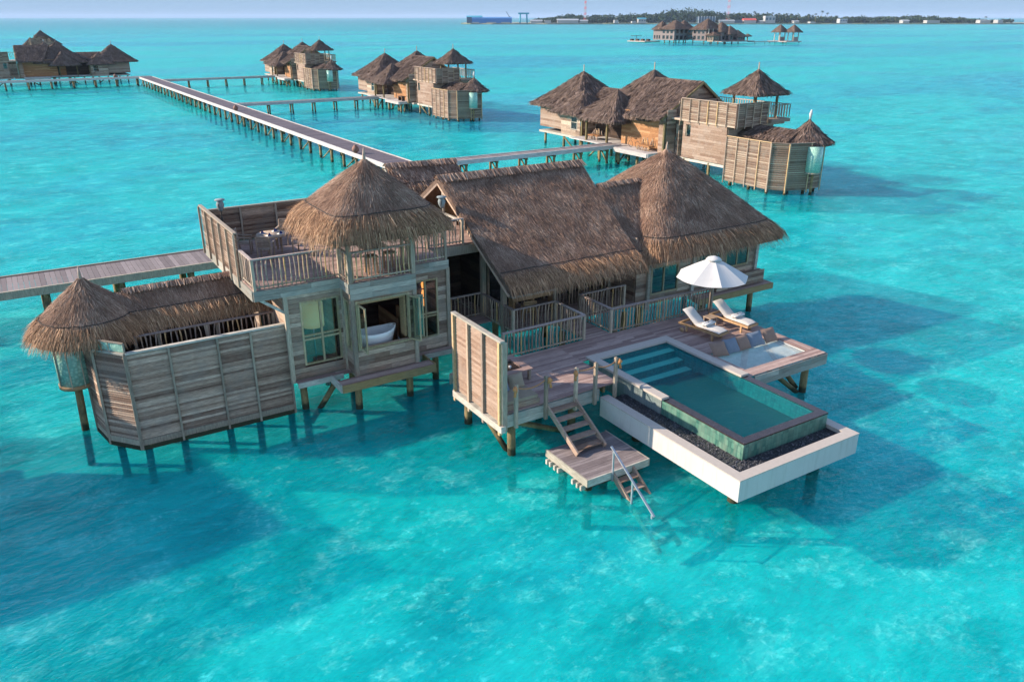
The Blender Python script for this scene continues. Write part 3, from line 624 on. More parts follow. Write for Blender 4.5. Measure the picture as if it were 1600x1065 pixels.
one('wall', 'dark', V, lambda b: (boards(b, 17, 31.9, 23.2, 31.9, 1.8, 6.9), boards(b, 17, 31.9, 17, 29.2, 1.8, 4.9)))
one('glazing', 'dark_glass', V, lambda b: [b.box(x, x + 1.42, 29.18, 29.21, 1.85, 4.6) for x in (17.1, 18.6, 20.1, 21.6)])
one('glazing_frame', 'teak_grey', V, lambda b: ([b.box(x - .05, x + .05, 29.14, 29.25, 1.8, 5.2) for x in (17.05, 18.56, 20.06, 21.56, 23.06)], b.box(17, 23.1, 29.13, 29.26, 4.6, 4.75)))
# --- bedroom wing
thatch(V, hipF(27.8, 29.95, 4.6, 4.55, 4.1, 7.95, ex=9, flare=-.025), 0, 2 * math.pi, dens=950, seam=.86, L=.30, W=.014, fr=.9, frL=.62, nu=90, nv=16, wrap=True)
finial(V, 27.8, 29.95, 7.88, .45, .42)
thatch(V, planeF((23.3, 29.9, 6.6), (26.4, 29.9, 6.65), (22.75, 25.9, 3.95), (24.2, 25.9, 3.95)), 0, 1, dens=1400, seam=.9, fr=.6, W=.013, L=.30, nu=16)
ridge_cap(V, (23.5, 29.9, 6.62), (26.0, 29.9, 6.66), .17, drop=.35)
W_(23.4, 26.65, 31.2, 26.65, 1.5, 4.5, mat='wood_x', ops=[(.9, 2.6, 1.95, 3.3), (3.8, 5.4, 2.5, 4.0), (5.7, 7.3, 2.5, 4.0)])
W_(23.4, 32.5, 23.4, 26.7, 1.5, 4.8, mat='wood_y'); W_(31.2, 26.7, 31.2, 33, 1.5, 4.5, mat='wood_y', ops=[(.3, 1.5, 2.4, 4.0)]); W_(31.2, 33, 23.5, 33, 1.5, 4.5)
window(V, 'y', 26.65, 24.3, 26.0, 1.95, 3.3, -1, mull=(25.1,)); window(V, 'y', 26.65, 27.2, 28.8, 2.5, 4.0, -1, mull=(28.0,), glass='dark_glass'); window(V, 'y', 26.65, 29.1, 30.7, 2.5, 4.0, -1, mull=(29.9,), glass='dark_glass')
window(V, 'x', 31.2, 27.0, 28.2, 2.4, 4.0, 1)
one('interior_wall', 'dark', V, lambda b: boards(b, 23.5, 29.5, 31.1, 29.5, 1.6, 4.5)); one('floor', 'deck', V, lambda b: planks(b, 23.45, 31.15, 26.7, 33, 1.6))
for x in (24.1, 26.9, 31.2): part_bar('corner_post', 'beam', V, (x, 26.58, 1.3), (x, 26.58, 4.3), .17, .17)
one('ledge', 'deck', V, lambda b: (planks(b, 26.9, 31.9, 25.95, 26.55, 1.5), b.box(26.9, 31.9, 26.0, 26.5, 1.2, 1.46)))
one('window_bench', 'wood_x', V, lambda b: (boards(b, 28.2, 26.2, 31.5, 26.2, 1.55, 2.2), b.box(28.2, 31.5, 26.24, 26.55, 1.6, 2.15)))
one('ledge_beam', 'ochre', V, MB.box, 26.85, 31.95, 25.88, 25.94, 1.18, 1.48)
piles(V, [(24, 27), (27.5, 26.4), (30.9, 26.4), (24, 31), (30.9, 31), (27.5, 31)], 1.3, r=.15)
one('corner_louvre', 'wood_x', V, lambda b: louvres(b, 31.6, 26.75, 31.6, 27.6, 2.4, 4.0, tilt=.5))
# --- entrance roof at the back
for yy in (35.4, 40.6):
    thatch(V, planeF((16.3, 38, 7.02), (20.2, 38, 6.98), (16.3, yy, 5.2), (20.3, yy, 5.2)), 0, 1, dens=330 if yy < 38 else 60, seam=.45, fr=.9, frL=.5, nu=16, W=.04)
ridge_cap(V, (16.25, 38, 7.05), (20.25, 38, 7.0), .18, drop=.45)
one('rake_board', 'beam', V, lambda b: (b.bar((16.25, 38, 6.85), (16.25, 35.5, 5.05), .07, .12), b.bar((16.25, 38, 6.85), (16.25, 40.5, 5.05), .07, .12)))
one('wall', 'wood_x', V, lambda b: (boards(b, 16.6, 36, 20, 36, 1.8, 5.2), boards(b, 16.6, 40, 16.6, 36, 1.8, 5.2)))
one('rear_deck', 'deck', V, lambda b: planks(b, 14, 24, 33.1, 43.2, ZD)); piles(V, [(15, 34), (15, 42), (23, 42), (19, 38)], 1.7)

# ================================================================== SUN DECK
D = T('sun_deck', 'wide weathered plank sun deck on timber piles in front of the villa', 'deck', (19, 22, 0))
RECT = [(12.4, 17.2, 20.2, 24.1), (17.2, 21.45, 22.38, 24.1), (21.45, 25.85, 20.32, 24.1), (18.65, 19.95, 24.1, 26.25), (16.55, 23.35, 26.25, 31.8), (21.45, 25.85, 18.0, 18.52), (14.1, 16.55, 28.0, 28.88)]
for r_ in RECT: one('planking', 'deck', D, planks, *r_, ZD)
one('planking', 'deck_y', D, planks, 25.4, 25.85, 18.53, 20.31, ZD, 'y'); one('planking', 'deck_y', D, planks, 21.46, 21.9, 18.53, 20.31, ZD, 'y')
for a_, h_ in (((12.4, 20.16, 16.3, 20.16, 1.3, 1.76), .23), ((12.36, 23.4, 12.36, 20.16, 1.35, 1.76), .2), ((21.8, 17.96, 25.88, 17.96, 1.32, 1.76), .22), ((25.9, 17.96, 25.9, 24.1, 1.32, 1.76), .22), ((17, 24.12, 12.4, 24.12, 1.35, 1.76), .2), ((19.95, 24.12, 25.8, 24.12, 1.35, 1.76), .2)):
    one('fascia', 'post_x', D, boards, *a_, bh=h_, th=.06)
one('joist', 'pile', D, lambda b: ([b.bar((x, 20.25, 1.6), (x, 24.0, 1.6), .09, .2) for x in (12.7, 14, 15.3, 16.6)] + [b.bar((x, 20.4, 1.6), (x, 24.0, 1.6), .09, .2) for x in (22, 23.3, 24.6, 25.5)] + [b.box(12.5, 25.7, 23.6, 23.75, 1.38, 1.5)]))
piles(D, [(12.82, 20.5), (12.72, 23.3), (15.7, 20.9), (16.0, 23.6), (18.8, 25.9), (22.6, 26.4), (25.4, 18.5), (25.4, 21.6), (22.0, 23.7), (25.3, 23.8), (17, 28.5), (20, 29), (19.6, 23.8)], 1.5, r=.15)
for a_, b__ in (((12.75, 23.2, 1.2), (12.85, 20.75, -.05)), ((13.0, 20.5, 1.2), (15.6, 20.8, -.1)), ((25.3, 18.7, .1), (25.3, 20.6, 1.4)), ((25.2, 18.6, 0), (23.4, 18.8, 1.4)), ((16.0, 23.6, -.2), (17.8, 23.9, 1.4)), ((20.6, 24.6, 1.6), (21.5, 25.6, -.4))): brace(D, a_, b__, .1)
DG = 'stick railings round the water openings of the deck'
railing('crooked stick railing looped round the water opening left of the living room', [(14.2, 28.85), (16.5, 28.85), (16.5, 26.2), (18.6, 26.2), (18.6, 24.15), (14.75, 24.15)], ZD, group=DG)
railing('long crooked stick railing round the right hand water opening, behind the loungers', [(22.5, 26.35), (20.0, 26.35), (20.0, 24.15), (25.6, 24.0)], ZD, group=DG)
sc_ = T('stick_screen', 'head high screen of upright crooked sticks under the thatch, right of the dark doorway', 'screen', (21.3, 27.9, ZD))
for i in range(17):
    q = MB(); stick(q, 19.9 + i * .17, 27.9, ZD, 3.95, .03); q.build('stick', 'stick', sc_)
one('frame', 'post', sc_, lambda b: (b.bar((19.75, 27.9, 3.95), (22.85, 27.9, 3.95), .1, .08), b.bar((19.75, 27.9, ZD), (19.75, 27.9, 3.9), .12, .12), b.bar((22.85, 27.9, ZD), (22.85, 27.9, 3.9), .12, .12)))
# privacy screen
PS = T('privacy_screen', 'tall free-standing wooden louvre screen at the left edge of the sun deck', 'screen', (12.3, 21.8, ZD))
for i, (ya, yb) in enumerate(((23.3, 22.35), (22.3, 21.35), (21.3, 20.3))):
    b = MB(); louvres(b, 12.28, ya, 12.28, yb, 1.5, 4.3, pitch=.10, depth=.085, flip=1, tilt=.3); b.box(12.31, 12.33, yb, ya, 1.5, 4.3, .6); b.build('louvre_panel', 'tan', PS)
for y in (23.36, 22.32, 21.32, 20.24): part_bar('post', 'stick', PS, (12.22, y, 1.05), (12.22, y, 4.38), .11, .11)
part_bar('top_cap', 'beam', PS, (12.26, 20.12, 4.42), (12.26, 23.46, 4.42), .17, .07)
one('end_board', 'post', PS, MB.box, 12.24, 12.44, 20.12, 20.18, 1.2, 4.38)
one('bottom_beam', 'beam', PS, MB.box, 12.16, 12.34, 20.06, 23.46, 1.18, 1.42)
# rope barrier
RB_ = T('rope_barrier', 'low barrier of five wooden posts joined by thick rope at the front deck edge', 'rope barrier', (15, 20.2, ZD))
px_ = [12.75, 13.95, 15.2, 16.05, 16.95]
for i, x in enumerate(px_):
    b = MB(); b.bar((x, 20.08, 1.25), (x, 20.08, 2.85), .11, .11); b.tube([(x, 20.08, 2.85), (x, 20.08, 2.88)], [.055, .02], 8); b.build('post', 'post', RB_)
def rope(parent, a, c_, sag, r=.024):
    a, c_ = Vector(a), Vector(c_); pts = [a.lerp(c_, t / 10) - Vector((0, 0, sag * 4 * (t / 10) * (1 - t / 10))) for t in range(11)]
    one('rope', 'rope', parent, MB.tube, pts, r, 7)
rope(RB_, (px_[0], 20.08, 2.72), (px_[1], 20.08, 2.74), .16); rope(RB_, (px_[2], 20.08, 2.74), (px_[3], 20.08, 2.72), .05); rope(RB_, (px_[3], 20.08, 2.72), (px_[4], 20.08, 2.72), .12)
for x, s_ in ((px_[0], -1), (px_[1], 1), (px_[2], -1), (px_[4], 1)):
    b = MB(); b.tube([(x + s_ * .05, 20.0, 2.6), (x + s_ * .1, 19.98, 2.72), (x + s_ * .06, 20.02, 2.8)], [.05, .09, .05], 8); b.tube([(x + s_ * .08, 19.98, 2.7), (x + s_ * .12, 19.97, 2.45)], [.03, .05], 6); b.build('rope_knot', 'knot', RB_)
# stairs to swim platform
ST = T('deck_stairs', 'open wooden stairs from the sun deck down to the small swim platform', 'stairs', (14.6, 19.3, .6))
for x in (14.02, 15.18): part_bar('stringer', 'tan', ST, (x, 20.1, 1.66), (x, 18.3, .68), .06, .2)
for i in range(5):
    y = 19.98 - i * .36; z = 1.58 - i * .197; box_part('tread', 'tan', ST, 14.05, 15.15, y - .15, y + .13, z - .04, z)
PL = T('swim_platform', 'small square plank platform just above the water at the foot of the stairs', 'platform', (14.6, 18, 0))
one('planking', 'pier', PL, planks, 13.46, 15.9, 17.0, 19.2, .62, 'x', .14)
one('fascia', 'beam', PL, lambda b: (b.box(13.40, 13.45, 16.95, 19.25, .36, .62), b.box(13.45, 15.9, 16.95, 17.0, .36, .62), b.box(15.9, 15.95, 16.95, 19.25, .36, .62)))
for y in (17.15, 17.35, 17.6, 18.4, 18.6, 18.85, 19.05): box_part('joist_end', 'beam', PL, 13.32, 13.6, y, y + .08, .16, .33)
one('bearer', 'pile', PL, lambda b: (b.box(13.5, 15.85, 17.15, 17.4, .16, .34), b.box(13.5, 15.85, 18.5, 18.8, .16, .34)))
piles(PL, [(13.75, 17.35), (15.4, 17.4), (13.75, 18.7), (15.5, 18.7)], .3, r=.15)
LD = T('sea_ladder', 'steep wooden steps going down from the swim platform into the water', 'ladder', (15.3, 16.2, 0))
for x in (14.45, 15.25): part_bar('stringer', 'tan', LD, (x, 16.98, .48), (x, 14.6, -1.05), .07, .2)
for i in range(7): y = 16.75 - i * .32; z = .38 - i * .20; box_part('tread', 'tan', LD, 14.49, 15.21, y - .14, y + .12, z - .04, z)
one('handrail', 'metal', LD, lambda b: (b.bar((14.38, 17.05, 1.5), (14.38, 14.9, .12), .06, .05), b.bar((14.38, 16.92, .3), (14.38, 16.92, 1.38), .05, .05), b.bar((14.38, 15.95, -.3), (14.38, 15.95, .76), .05, .05), b.bar((14.38, 15.0, -.8), (14.38, 15.0, .14), .05, .05)))

# ================================================================== POOL
P_ = T('swimming_pool', 'raised infinity pool with dark stone rim, green tiled walls and white outer trough', 'swimming pool', (19, 17, .7))
X0, X1, Y0, Y1 = 17.5, 21.45, 14.5, 22.38
one('pool_wall', 'green_tile', P_, lambda b: (b.box(X0, X0 + .3, Y0, 18.2, 1.0, 1.82), b.box(X0 + .3, X1 - .3, Y0, Y0 + .3, 1.0, 1.82), b.box(X1 - .3, X1, Y0, 18.2, 1.0, 1.82)))
one('pool_wall', 'grey_tile', P_, lambda b: (b.box(X0 - .03, X0 + .2, 18.2, Y1 - .1, 1.0, 1.86), b.box(X1 - .2, X1 + .0, 18.2, Y1 - .1, 1.0, 1.86), b.box(X0 + .2, X1 - .2, Y1 - .3, Y1 - .1, 1.0, 1.86)))
one('pool_floor', 'pool_floor', P_, MB.box, X0 + .2, X1 - .2, Y0 + .2, Y1 - .3, .55, 1.0); one('pool_lining', 'pool_tile', P_, lambda b: (b.box(X0 + .3, X0 + .33, Y0 + .33, Y1 - .33, .65, 1.80), b.box(X1 - .33, X1 - .3, Y0 + .33, Y1 - .33, .65, 1.80), b.box(X0 + .33, X1 - .33, Y0 + .3, Y0 + .33, .65, 1.80), b.box(X0 + .33, X1 - .33, Y1 - .36, Y1 - .33, .65, 1.80)))
for i in range(3):
    o = one('pool_step', 'pool_tile', P_, lambda b: b.box(X0 + .34, X1 - .34, 21.42 - i * .5, 21.90 - i * .5 + .08, .66, 1.70 - i * .22)); one('step_nosing', 'step_tile', o, MB.box, X0 + .36, X1 - .36, 21.44 - i * .5, 21.76 - i * .5, 1.705 - i * .22, 1.725 - i * .22)
one('infinity_rim', 'rimstone', P_, lambda b: (b.box(X0 - .01, X0 + .3, Y0 - .01, 18.2, 1.82, 1.87), b.box(X0 + .3, X1 - .3, Y0 - .01, Y0 + .3, 1.82, 1.87), b.box(X1 - .3, X1 + .01, Y0 - .01, 18.2, 1.82, 1.87)))
one('coping', 'coping', P_, lambda b: (b.box(X0 - .12, X0 + .22, 18.1, 21.98, 1.865, 1.95), b.box(X1 - .33, X1 + .04, 18.0, 21.98, 1.865, 1.95), b.box(X0 - .12, X1 + .04, 21.98, Y1 + .02, 1.865, 1.95)))
b = MB(); b.add([(X0 + .1, Y0 + .2, 1.862), (X1 - .1, Y0 + .2, 1.862), (X1 - .1, Y1 - .2, 1.862), (X0 + .1, Y1 - .2, 1.862)], [(0, 1, 2, 3)]); b.build('pool_water', 'pool_water', P_)
one('overflow_film', 'rimstone', P_, MB.box, X0 + .02, X0 + .05, Y0 + .02, Y0 + .05, 1.85, 1.875)
for x, y in ((18.7, 19.7), (19.0, 17.4), (19.6, 15.3)): one('pool_light', 'pool_glow', P_, MB.tube, [(x, y, 1.0), (x, y, 1.04)], .10, 12)
BX0, BX1, BY0, BY1 = 16.33, 21.8, 13.5, 20.1
one('trough_wall', 'stucco', P_, lambda b: (b.box(BX0, BX0 + .28, BY0, BY1, .72, 1.42), b.box(BX0 + .28, BX1 - .28, BY0, BY0 + .28, .72, 1.42), b.box(BX1 - .28, BX1, BY0, 17.95, .72, 1.42), b.box(BX0 + .28, BX1 - .28, BY0 + .28, BY1, .72, .9)))
one('trough_coping', 'coping', P_, lambda b: (b.box(BX0 - .01, BX0 + .36, BY0 - .01, BY1, 1.42, 1.46), b.box(BX0 + .36, BX1 - .36, BY0 - .01, BY0 + .36, 1.42, 1.46), b.box(BX1 - .36, BX1 + .01, BY0 - .01, 17.94, 1.42, 1.46)))
one('gravel_bed', 'gravel_m', P_, lambda b: b.box(BX0 + .29, BX1 - .29, BY0 + .29, BY1, .9, 1.28, .2))
def pebbles():
    n = 9000; x = rng.uniform(BX0 + .36, BX1 - .36, n); y = rng.uniform(BY0 + .36, BY1, n)
    k = (x < X0 - .02) | (y < Y0 - .02) | (x > X1 + .02); x, y = x[k], y[k]; b = MB()
    for a, c_ in zip(x, y):
        r = rnd(.018, .04); z = 1.28 + rnd(0, .02); ph = rnd(0, 1.5); t = rnd() ** 1.6
        vs = [(a + r * math.cos(ph + i * 1.257), c_ + r * math.sin(ph + i * 1.257) * rnd(.7, 1), z) for i in range(5)] + [(a, c_, z + r * .8)]
        b.add(vs, [(i, (i + 1) % 5, 5) for i in range(5)], t, False)
    o = b.build('pebbles', 'gravel_m', P_); o['kind'] = 'stuff'
pebbles()
piles(P_, [(17.2, 14.4), (21, 14.4), (17.2, 19), (21, 18)], .75, r=.2)
# ================================================================== NET + CUSHIONS
N_ = T('overwater_net', 'white lounging net stretched over an opening in the deck beside the pool', 'net', (23.7, 19.4, ZD))
nb = MB()
for i in range(58):
    x = 21.92 + i * .06; nb.bar((x, 18.54, 1.70), (x, 20.3, 1.70), .012, .008, .5)
for i in range(30):
    y = 18.56 + i * .06; nb.bar((21.92, y, 1.706), (25.39, y, 1.706), .012, .008, .5)
nb.build('net_mesh', 'netting', N_)
one('edge_rope', 'white', N_, lambda b: (b.tube([(21.93, 18.55, 1.72), (25.38, 18.55, 1.72), (25.38, 20.3, 1.74), (21.93, 20.3, 1.72)], .03, 6)))
for i, (x, m_, t_) in enumerate(((22.0, 'brown', 'leftmost brown cushion'), (22.68, 'bluegrey', 'blue-grey cushion second from the left'), (23.32, 'brown', 'middle brown cushion'), (24.05, 'bluegrey', 'larger blue-grey cushion, fourth from the left'), (24.85, 'brown', 'rightmost brown cushion'))):
    b = MB(); r_ = rnd(-.15, .15); a = Vector((math.cos(r_ - .12), math.sin(r_ - .12), 0)) * (.36 if i != 3 else .40); u_ = Vector((.0, .62, .78)) * .31; c_ = Vector((x + .15, 20.12, 2.0)); b.pillow(c_, a, u_, a.cross(u_).normalized() * .11)
    o = b.build('cushion', m_, loc=(x + .15, 20.1, 1.72)); tag(o, t_ + ' propped along the back edge of the net', 'cushion', 'cushions along the net')

# ================================================================== FURNITURE
def lounger(hx, hy, fx, fy, label):
    d = Vector((fx - hx, fy - hy, 0)); L = 2.05; d.normalize(); r = Vector((d.y, -d.x, 0)); o = Vector((hx, hy, ZD)); t = T('sun_lounger', label, 'sun lounger', tuple(o), 'loungers on the deck')
    Z_ = lambda z: Vector((0, 0, z))
    one('frame', 'teak', t, lambda b: ([b.bar(o + r * s_ * .33 + Z_(.33), o + d * L + r * s_ * .33 + Z_(.33), .05, .09) for s_ in (-1, 1)], b.bar(o + d * (L - .04) - r * .3 + Z_(.33), o + d * (L - .04) + r * .3 + Z_(.33), .07, .09), b.bar(o + d * .05 - r * .3 + Z_(.33), o + d * .05 + r * .3 + Z_(.33), .07, .09),
        [b.bar(o + d * (.95 + i * .1) - r * .3 + Z_(.36), o + d * (.95 + i * .1) + r * .3 + Z_(.36), .07, .02) for i in range(10)]))
    for s_ in (-1, 1):
        part_bar('leg', 'teak', t, o + d * 1.7 + r * s_ * .3, o + d * 1.7 + r * s_ * .3 + Z_(.3), .06, .08); part_bar('leg', 'teak', t, o + d * .4 + r * s_ * .3 + Z_(.05), o + d * .4 + r * s_ * .3 + Z_(.3), .06, .08)
        one('wheel', 'teak', t, MB.tube, [o + d * .25 + r * (s_ * .38) + Z_(.1), o + d * .25 + r * (s_ * .42) + Z_(.1)], .10, 14)
    one('backrest', 'teak', t, lambda b: [b.bar(o + d * (.22 + .62 * i / 7) - r * .28 + Z_(.38 + .5 * (1 - i / 7)), o + d * (.22 + .62 * i / 7) + r * .28 + Z_(.38 + .5 * (1 - i / 7)), .06, .02) for i in range(8)])
    # padded mattress following the bend
    prof = [(.12, .93), (.22, .88), (.42, .74), (.62, .59), (.8, .46), (.92, .42), (1.1, .415), (1.45, .415), (1.8, .41), (2.02, .40)]; b = MB(); vs = []; nn = len(prof); K = 9
    for up_ in (1, 0):
        for i, (s_, z) in enumerate(prof):
            i0, i1 = max(i - 1, 0), min(i + 1, nn - 1); tg = Vector((prof[i1][0] - prof[i0][0], prof[i1][1] - prof[i0][1])).normalized(); nx, nz = -tg.y, tg.x
            for j in range(K):
                q = -1 + 2 * j / (K - 1); e_ = (1 - abs(q) ** 4) ** .5 * (1 if 0 < i < nn - 1 else .35); th = (.095 + .012 * math.sin(i * 2.4)) * e_ * up_ + .0
                vs.append(tuple(o + d * (s_ + nx * th) + r * q * .31 + Z_(z - .0 + nz * th)))
    N = nn * K; fs = []
    for i in range(nn - 1):
        for j in range(K - 1):
            q = (i * K + j, i * K + j + 1, (i + 1) * K + j + 1, (i + 1) * K + j); fs += [q, tuple(x + N for x in q[::-1])]
    b.add(vs, fs, .5, True); b.build('mattress', 'mattress', t)
    tw = T('rolled_towel', 'rolled white towel lying across the ' + ('left' if hx < 24 else 'right') + ' sun lounger', 'towel', tuple(o + d * 1.15 + Z_(.5)), 'towels on the loungers')
    c_ = o + d * 1.2 + Z_(.575); one('roll', 'white', tw, lambda b: (b.tube([c_ - r * .3, c_ - r * .29, c_ + r * .29, c_ + r * .3], [.05, .075, .075, .05], 12), b.tube([c_ - r * .3 + d * .12, c_ + r * .3 + d * .12], .06, 12)))
    one('strap', 'cord', tw, MB.tube, [c_ - r * .015, c_ + r * .015], .08, 12)
lounger(22.95, 22.95, 23.25, 20.9, 'left cream-cushioned teak sun lounger, nearer the pool'); lounger(24.75, 23.0, 24.95, 21.0, 'right cream-cushioned teak sun lounger, beneath the parasol')
U = T('parasol', 'open off-white parasol on a wooden pole behind the two loungers', 'parasol', (24.6, 23.15, ZD)); ux, uy = 24.6, 23.15
one('pole', 'teak_grey', U, MB.tube, [(ux, uy, ZD), (ux, uy, 4.5)], .028, 8)
def canopy(b):
    k = 8; R = 1.55; vs = [(ux, uy, 4.6)]; fs = []; J = 5; SN = 6
    ring = []
    for j in range(1, J + 1):
        row = []
        for i in range(k * SN):
            a = 2 * math.pi * i / (k * SN) + .25; fr_ = (i % SN) / SN; t = j / J; chord = math.cos(math.pi / k) / math.cos((fr_ - .5) * 2 * math.pi / k); sg = .05 * math.sin(math.pi * fr_) * t
            row.append(len(vs)); vs.append((ux + R * t * chord * math.cos(a), uy + R * t * chord * math.sin(a), 4.6 - .85 * t ** 1.1 - sg))
        ring.append(row)
    K = k * SN
    for i in range(K): fs.append((0, ring[0][i], ring[0][(i + 1) % K]))
    for j in range(J - 1):
        for i in range(K): fs.append((ring[j][i], ring[j + 1][i], ring[j + 1][(i + 1) % K], ring[j][(i + 1) % K]))
    b.add(vs, fs, .5, False)
one('canopy', 'white', U, canopy)
one('vent_cap', 'white', U, MB.tube, [(ux, uy, 4.5), (ux, uy, 4.58), (ux, uy, 4.66)], [.34, .26, .03], 16, .5)
for i in range(8):
    a = 2 * math.pi * i / 8 + .25; part_bar('rib', 'teak_grey', U, (ux, uy, 4.44), (ux + 1.5 * math.cos(a), uy + 1.5 * math.sin(a), 3.70), .02, .02)
one('base', 'terracotta', U, MB.tube, [(ux, uy, ZD), (ux, uy, ZD + .08)], .24, 16)
def small_table(x, y, z, r, h, label, name='side_table', mat='teak_grey'):
    t = T(name, label, 'table', (x, y, z)); one('table_top', mat, t, MB.box, x - r, x + r, y - r, y + r, z + h - .04, z + h)
    for sx_ in (-1, 1):
        for sy_ in (-1, 1): part_bar('leg', mat, t, (x + sx_ * r * .8, y + sy_ * r * .8, z), (x + sx_ * r * .8, y + sy_ * r * .8, z + h - .04), .05, .05)
    return t
small_table(24.1, 22.55, ZD, .22, .42, 'little wooden side table between the two sun loungers')
# corner seat and low table behind the privacy screen
LT = T('low_table', 'low square wooden table with a sunken dark centre, behind the privacy screen', 'table', (13.9, 22.7, ZD))
one('table_top', 'deck', LT, lambda b: (b.box(13.1, 14.7, 22.0, 22.25, 2.2, 2.25), b.box(13.1, 14.7, 23.15, 23.4, 2.2, 2.25), b.box(13.1, 13.4, 22.25, 23.15, 2.2, 2.25), b.box(14.4, 14.7, 22.25, 23.15, 2.2, 2.25)))
one('sunken_tray', 'dark', LT, MB.box, 13.4, 14.4, 22.25, 23.15, 2.12, 2.18)
for x, y in ((13.2, 22.1), (14.6, 22.1), (13.2, 23.3), (14.6, 23.3)): part_bar('leg', 'post', LT, (x, y, ZD), (x, y, 2.2), .1, .1)
bt = MB(); bt.lathe((13.75, 22.45, 2.18), [(.04, 0), (.04, .16), (.015, .22), (.015, .3)], 10); tag(bt.build('bottle', 'orange_glass', loc=(13.75, 22.45, 2.18)), 'small brown bottle on the low square table', 'bottle')
bt = MB(); bt.lathe((14.05, 22.55, 2.18), [(.03, 0), (.05, .05), (.05, .1)], 10); tag(bt.build('glass', 'tub', loc=(14.05, 22.55, 2.18)), 'pale drinking glass beside the brown bottle', 'glass')
DB = T('daybed', 'built-in wooden corner seat with khaki mattress beside the rope barrier', 'daybed', (13.3, 20.9, ZD))
one('base', 'wood_x', DB, lambda b: (b.box(12.5, 13.85, 20.3, 21.5, 1.81, 2.0), b.box(12.5, 12.95, 21.5, 22.0, 1.81, 2.0))); one('mattress', 'khaki', DB, MB.box, 12.55, 13.8, 20.35, 21.45, 2.0, 2.12)
for x, y, mt, lb, tilt_ in ((13.5, 21.25, 'khaki', 'khaki cushion leaning at the back of the corner seat', .5), (12.85, 21.2, 'bluegrey', 'blue cushion on the corner seat near the screen', .4)):
    b = MB(); b.pillow((x, y, 2.32), (.30, 0, 0), (0, .12, .24), (0, -.1, .05)); tag(b.build('cushion', mt, loc=(x, y, 2.1)), lb, 'cushion')
# desk and chair under the big roof
DK = T('desk', 'teak sideboard with pale top at the back of the shaded living veranda', 'sideboard', (18.7, 28.1, ZD))
one('top', 'beam', DK, MB.box, 17.5, 19.9, 27.85, 28.4, 2.66, 2.74); one('body', 'teak', DK, lambda b: (b.box(17.6, 19.8, 27.95, 28.35, 2.45, 2.65), b.box(17.6, 17.7, 27.95, 28.35, 1.8, 2.45), b.box(19.7, 19.8, 27.95, 28.35, 1.8, 2.45), b.box(18.6, 18.7, 27.95, 28.35, 1.8, 2.45)))
b = MB(); b.lathe((19.3, 28.05, 2.745), [(.06, 0), (.16, .05), (.2, .13), (.17, .13)], 14); tag(b.build('bowl', 'teak', loc=(19.3, 28.05, 2.745)), 'small wooden bowl on the pale sideboard top', 'bowl')
def chair(x, y, z, ang, label, mat='teak_grey', group=None):
    t = T('armchair', label, 'chair', (x, y, z), group); d = Vector((math.cos(ang), math.sin(ang), 0)); r = Vector((d.y, -d.x, 0)); o = Vector((x, y, z)); Zv = lambda q: Vector((0, 0, q))
    one('seat', mat, t, lambda b: [b.bar(o + r * s_ - d * .24 + Zv(.44), o + r * s_ + d * .26 + Zv(.45), .06, .025) for s_ in (-.21, -.14, -.07, 0, .07, .14, .21)])
    one('backrest', mat, t, lambda b: ([b.bar(o - d * (.25 + .012 * i) - r * .23 + Zv(.56 + i * .065), o - d * (.25 + .012 * i) + r * .23 + Zv(.56 + i * .065), .02, .045) for i in range(6)], b.bar(o - d * .33 - r * .27 + Zv(.96), o - d * .33 + r * .27 + Zv(.96), .03, .07)))
    for s_ in (-1, 1):
        part_bar('leg', mat, t, o + d * .23 + r * s_ * .26, o + d * .23 + r * s_ * .26 + Zv(.66), .045, .045); part_bar('leg', mat, t, o - d * .24 + r * s_ * .26, o - d * .34 + r * s_ * .26 + Zv(.98), .045, .045); part_bar('armrest', mat, t, o + d * .28 + r * s_ * .26 + Zv(.67), o - d * .3 + r * s_ * .26 + Zv(.70), .06, .03)
    return t
chair(17.9, 27.2, ZD, math.radians(70), 'orange teak armchair in front of the pale sideboard', 'teak')
# tower terrace dining set
CG = 'dining chairs on the tower terrace'
tx, ty = 8.55, 31.9
DT = T('dining_table', 'round greyed wooden dining table on the tower terrace', 'table', (tx, ty, TZ)); b = MB(); b.tube([(tx, ty, TZ + .71), (tx, ty, TZ + .75)], .62, 24, .7); b.build('table_top', 'teak_grey', DT)
for a in range(4): part_bar('leg', 'teak_grey', DT, (tx + .38 * math.cos(a * 1.57 + .8), ty + .38 * math.sin(a * 1.57 + .8), TZ), (tx + .38 * math.cos(a * 1.57 + .8), ty + .38 * math.sin(a * 1.57 + .8), TZ + .71), .06, .06)
for (x, y, lb) in ((7.55, 32.3, 'slatted dining chair nearest the tall left screen'), (8.0, 30.95, 'slatted dining chair in front of the round table, back to the camera'), (9.45, 31.1, 'slatted dining chair at the right of the round table, by the thatch'), (9.3, 32.9, 'slatted dining chair at the far side of the round table')):
    chair(x, y, TZ, math.atan2(ty - y, tx - x), lb, group=CG)
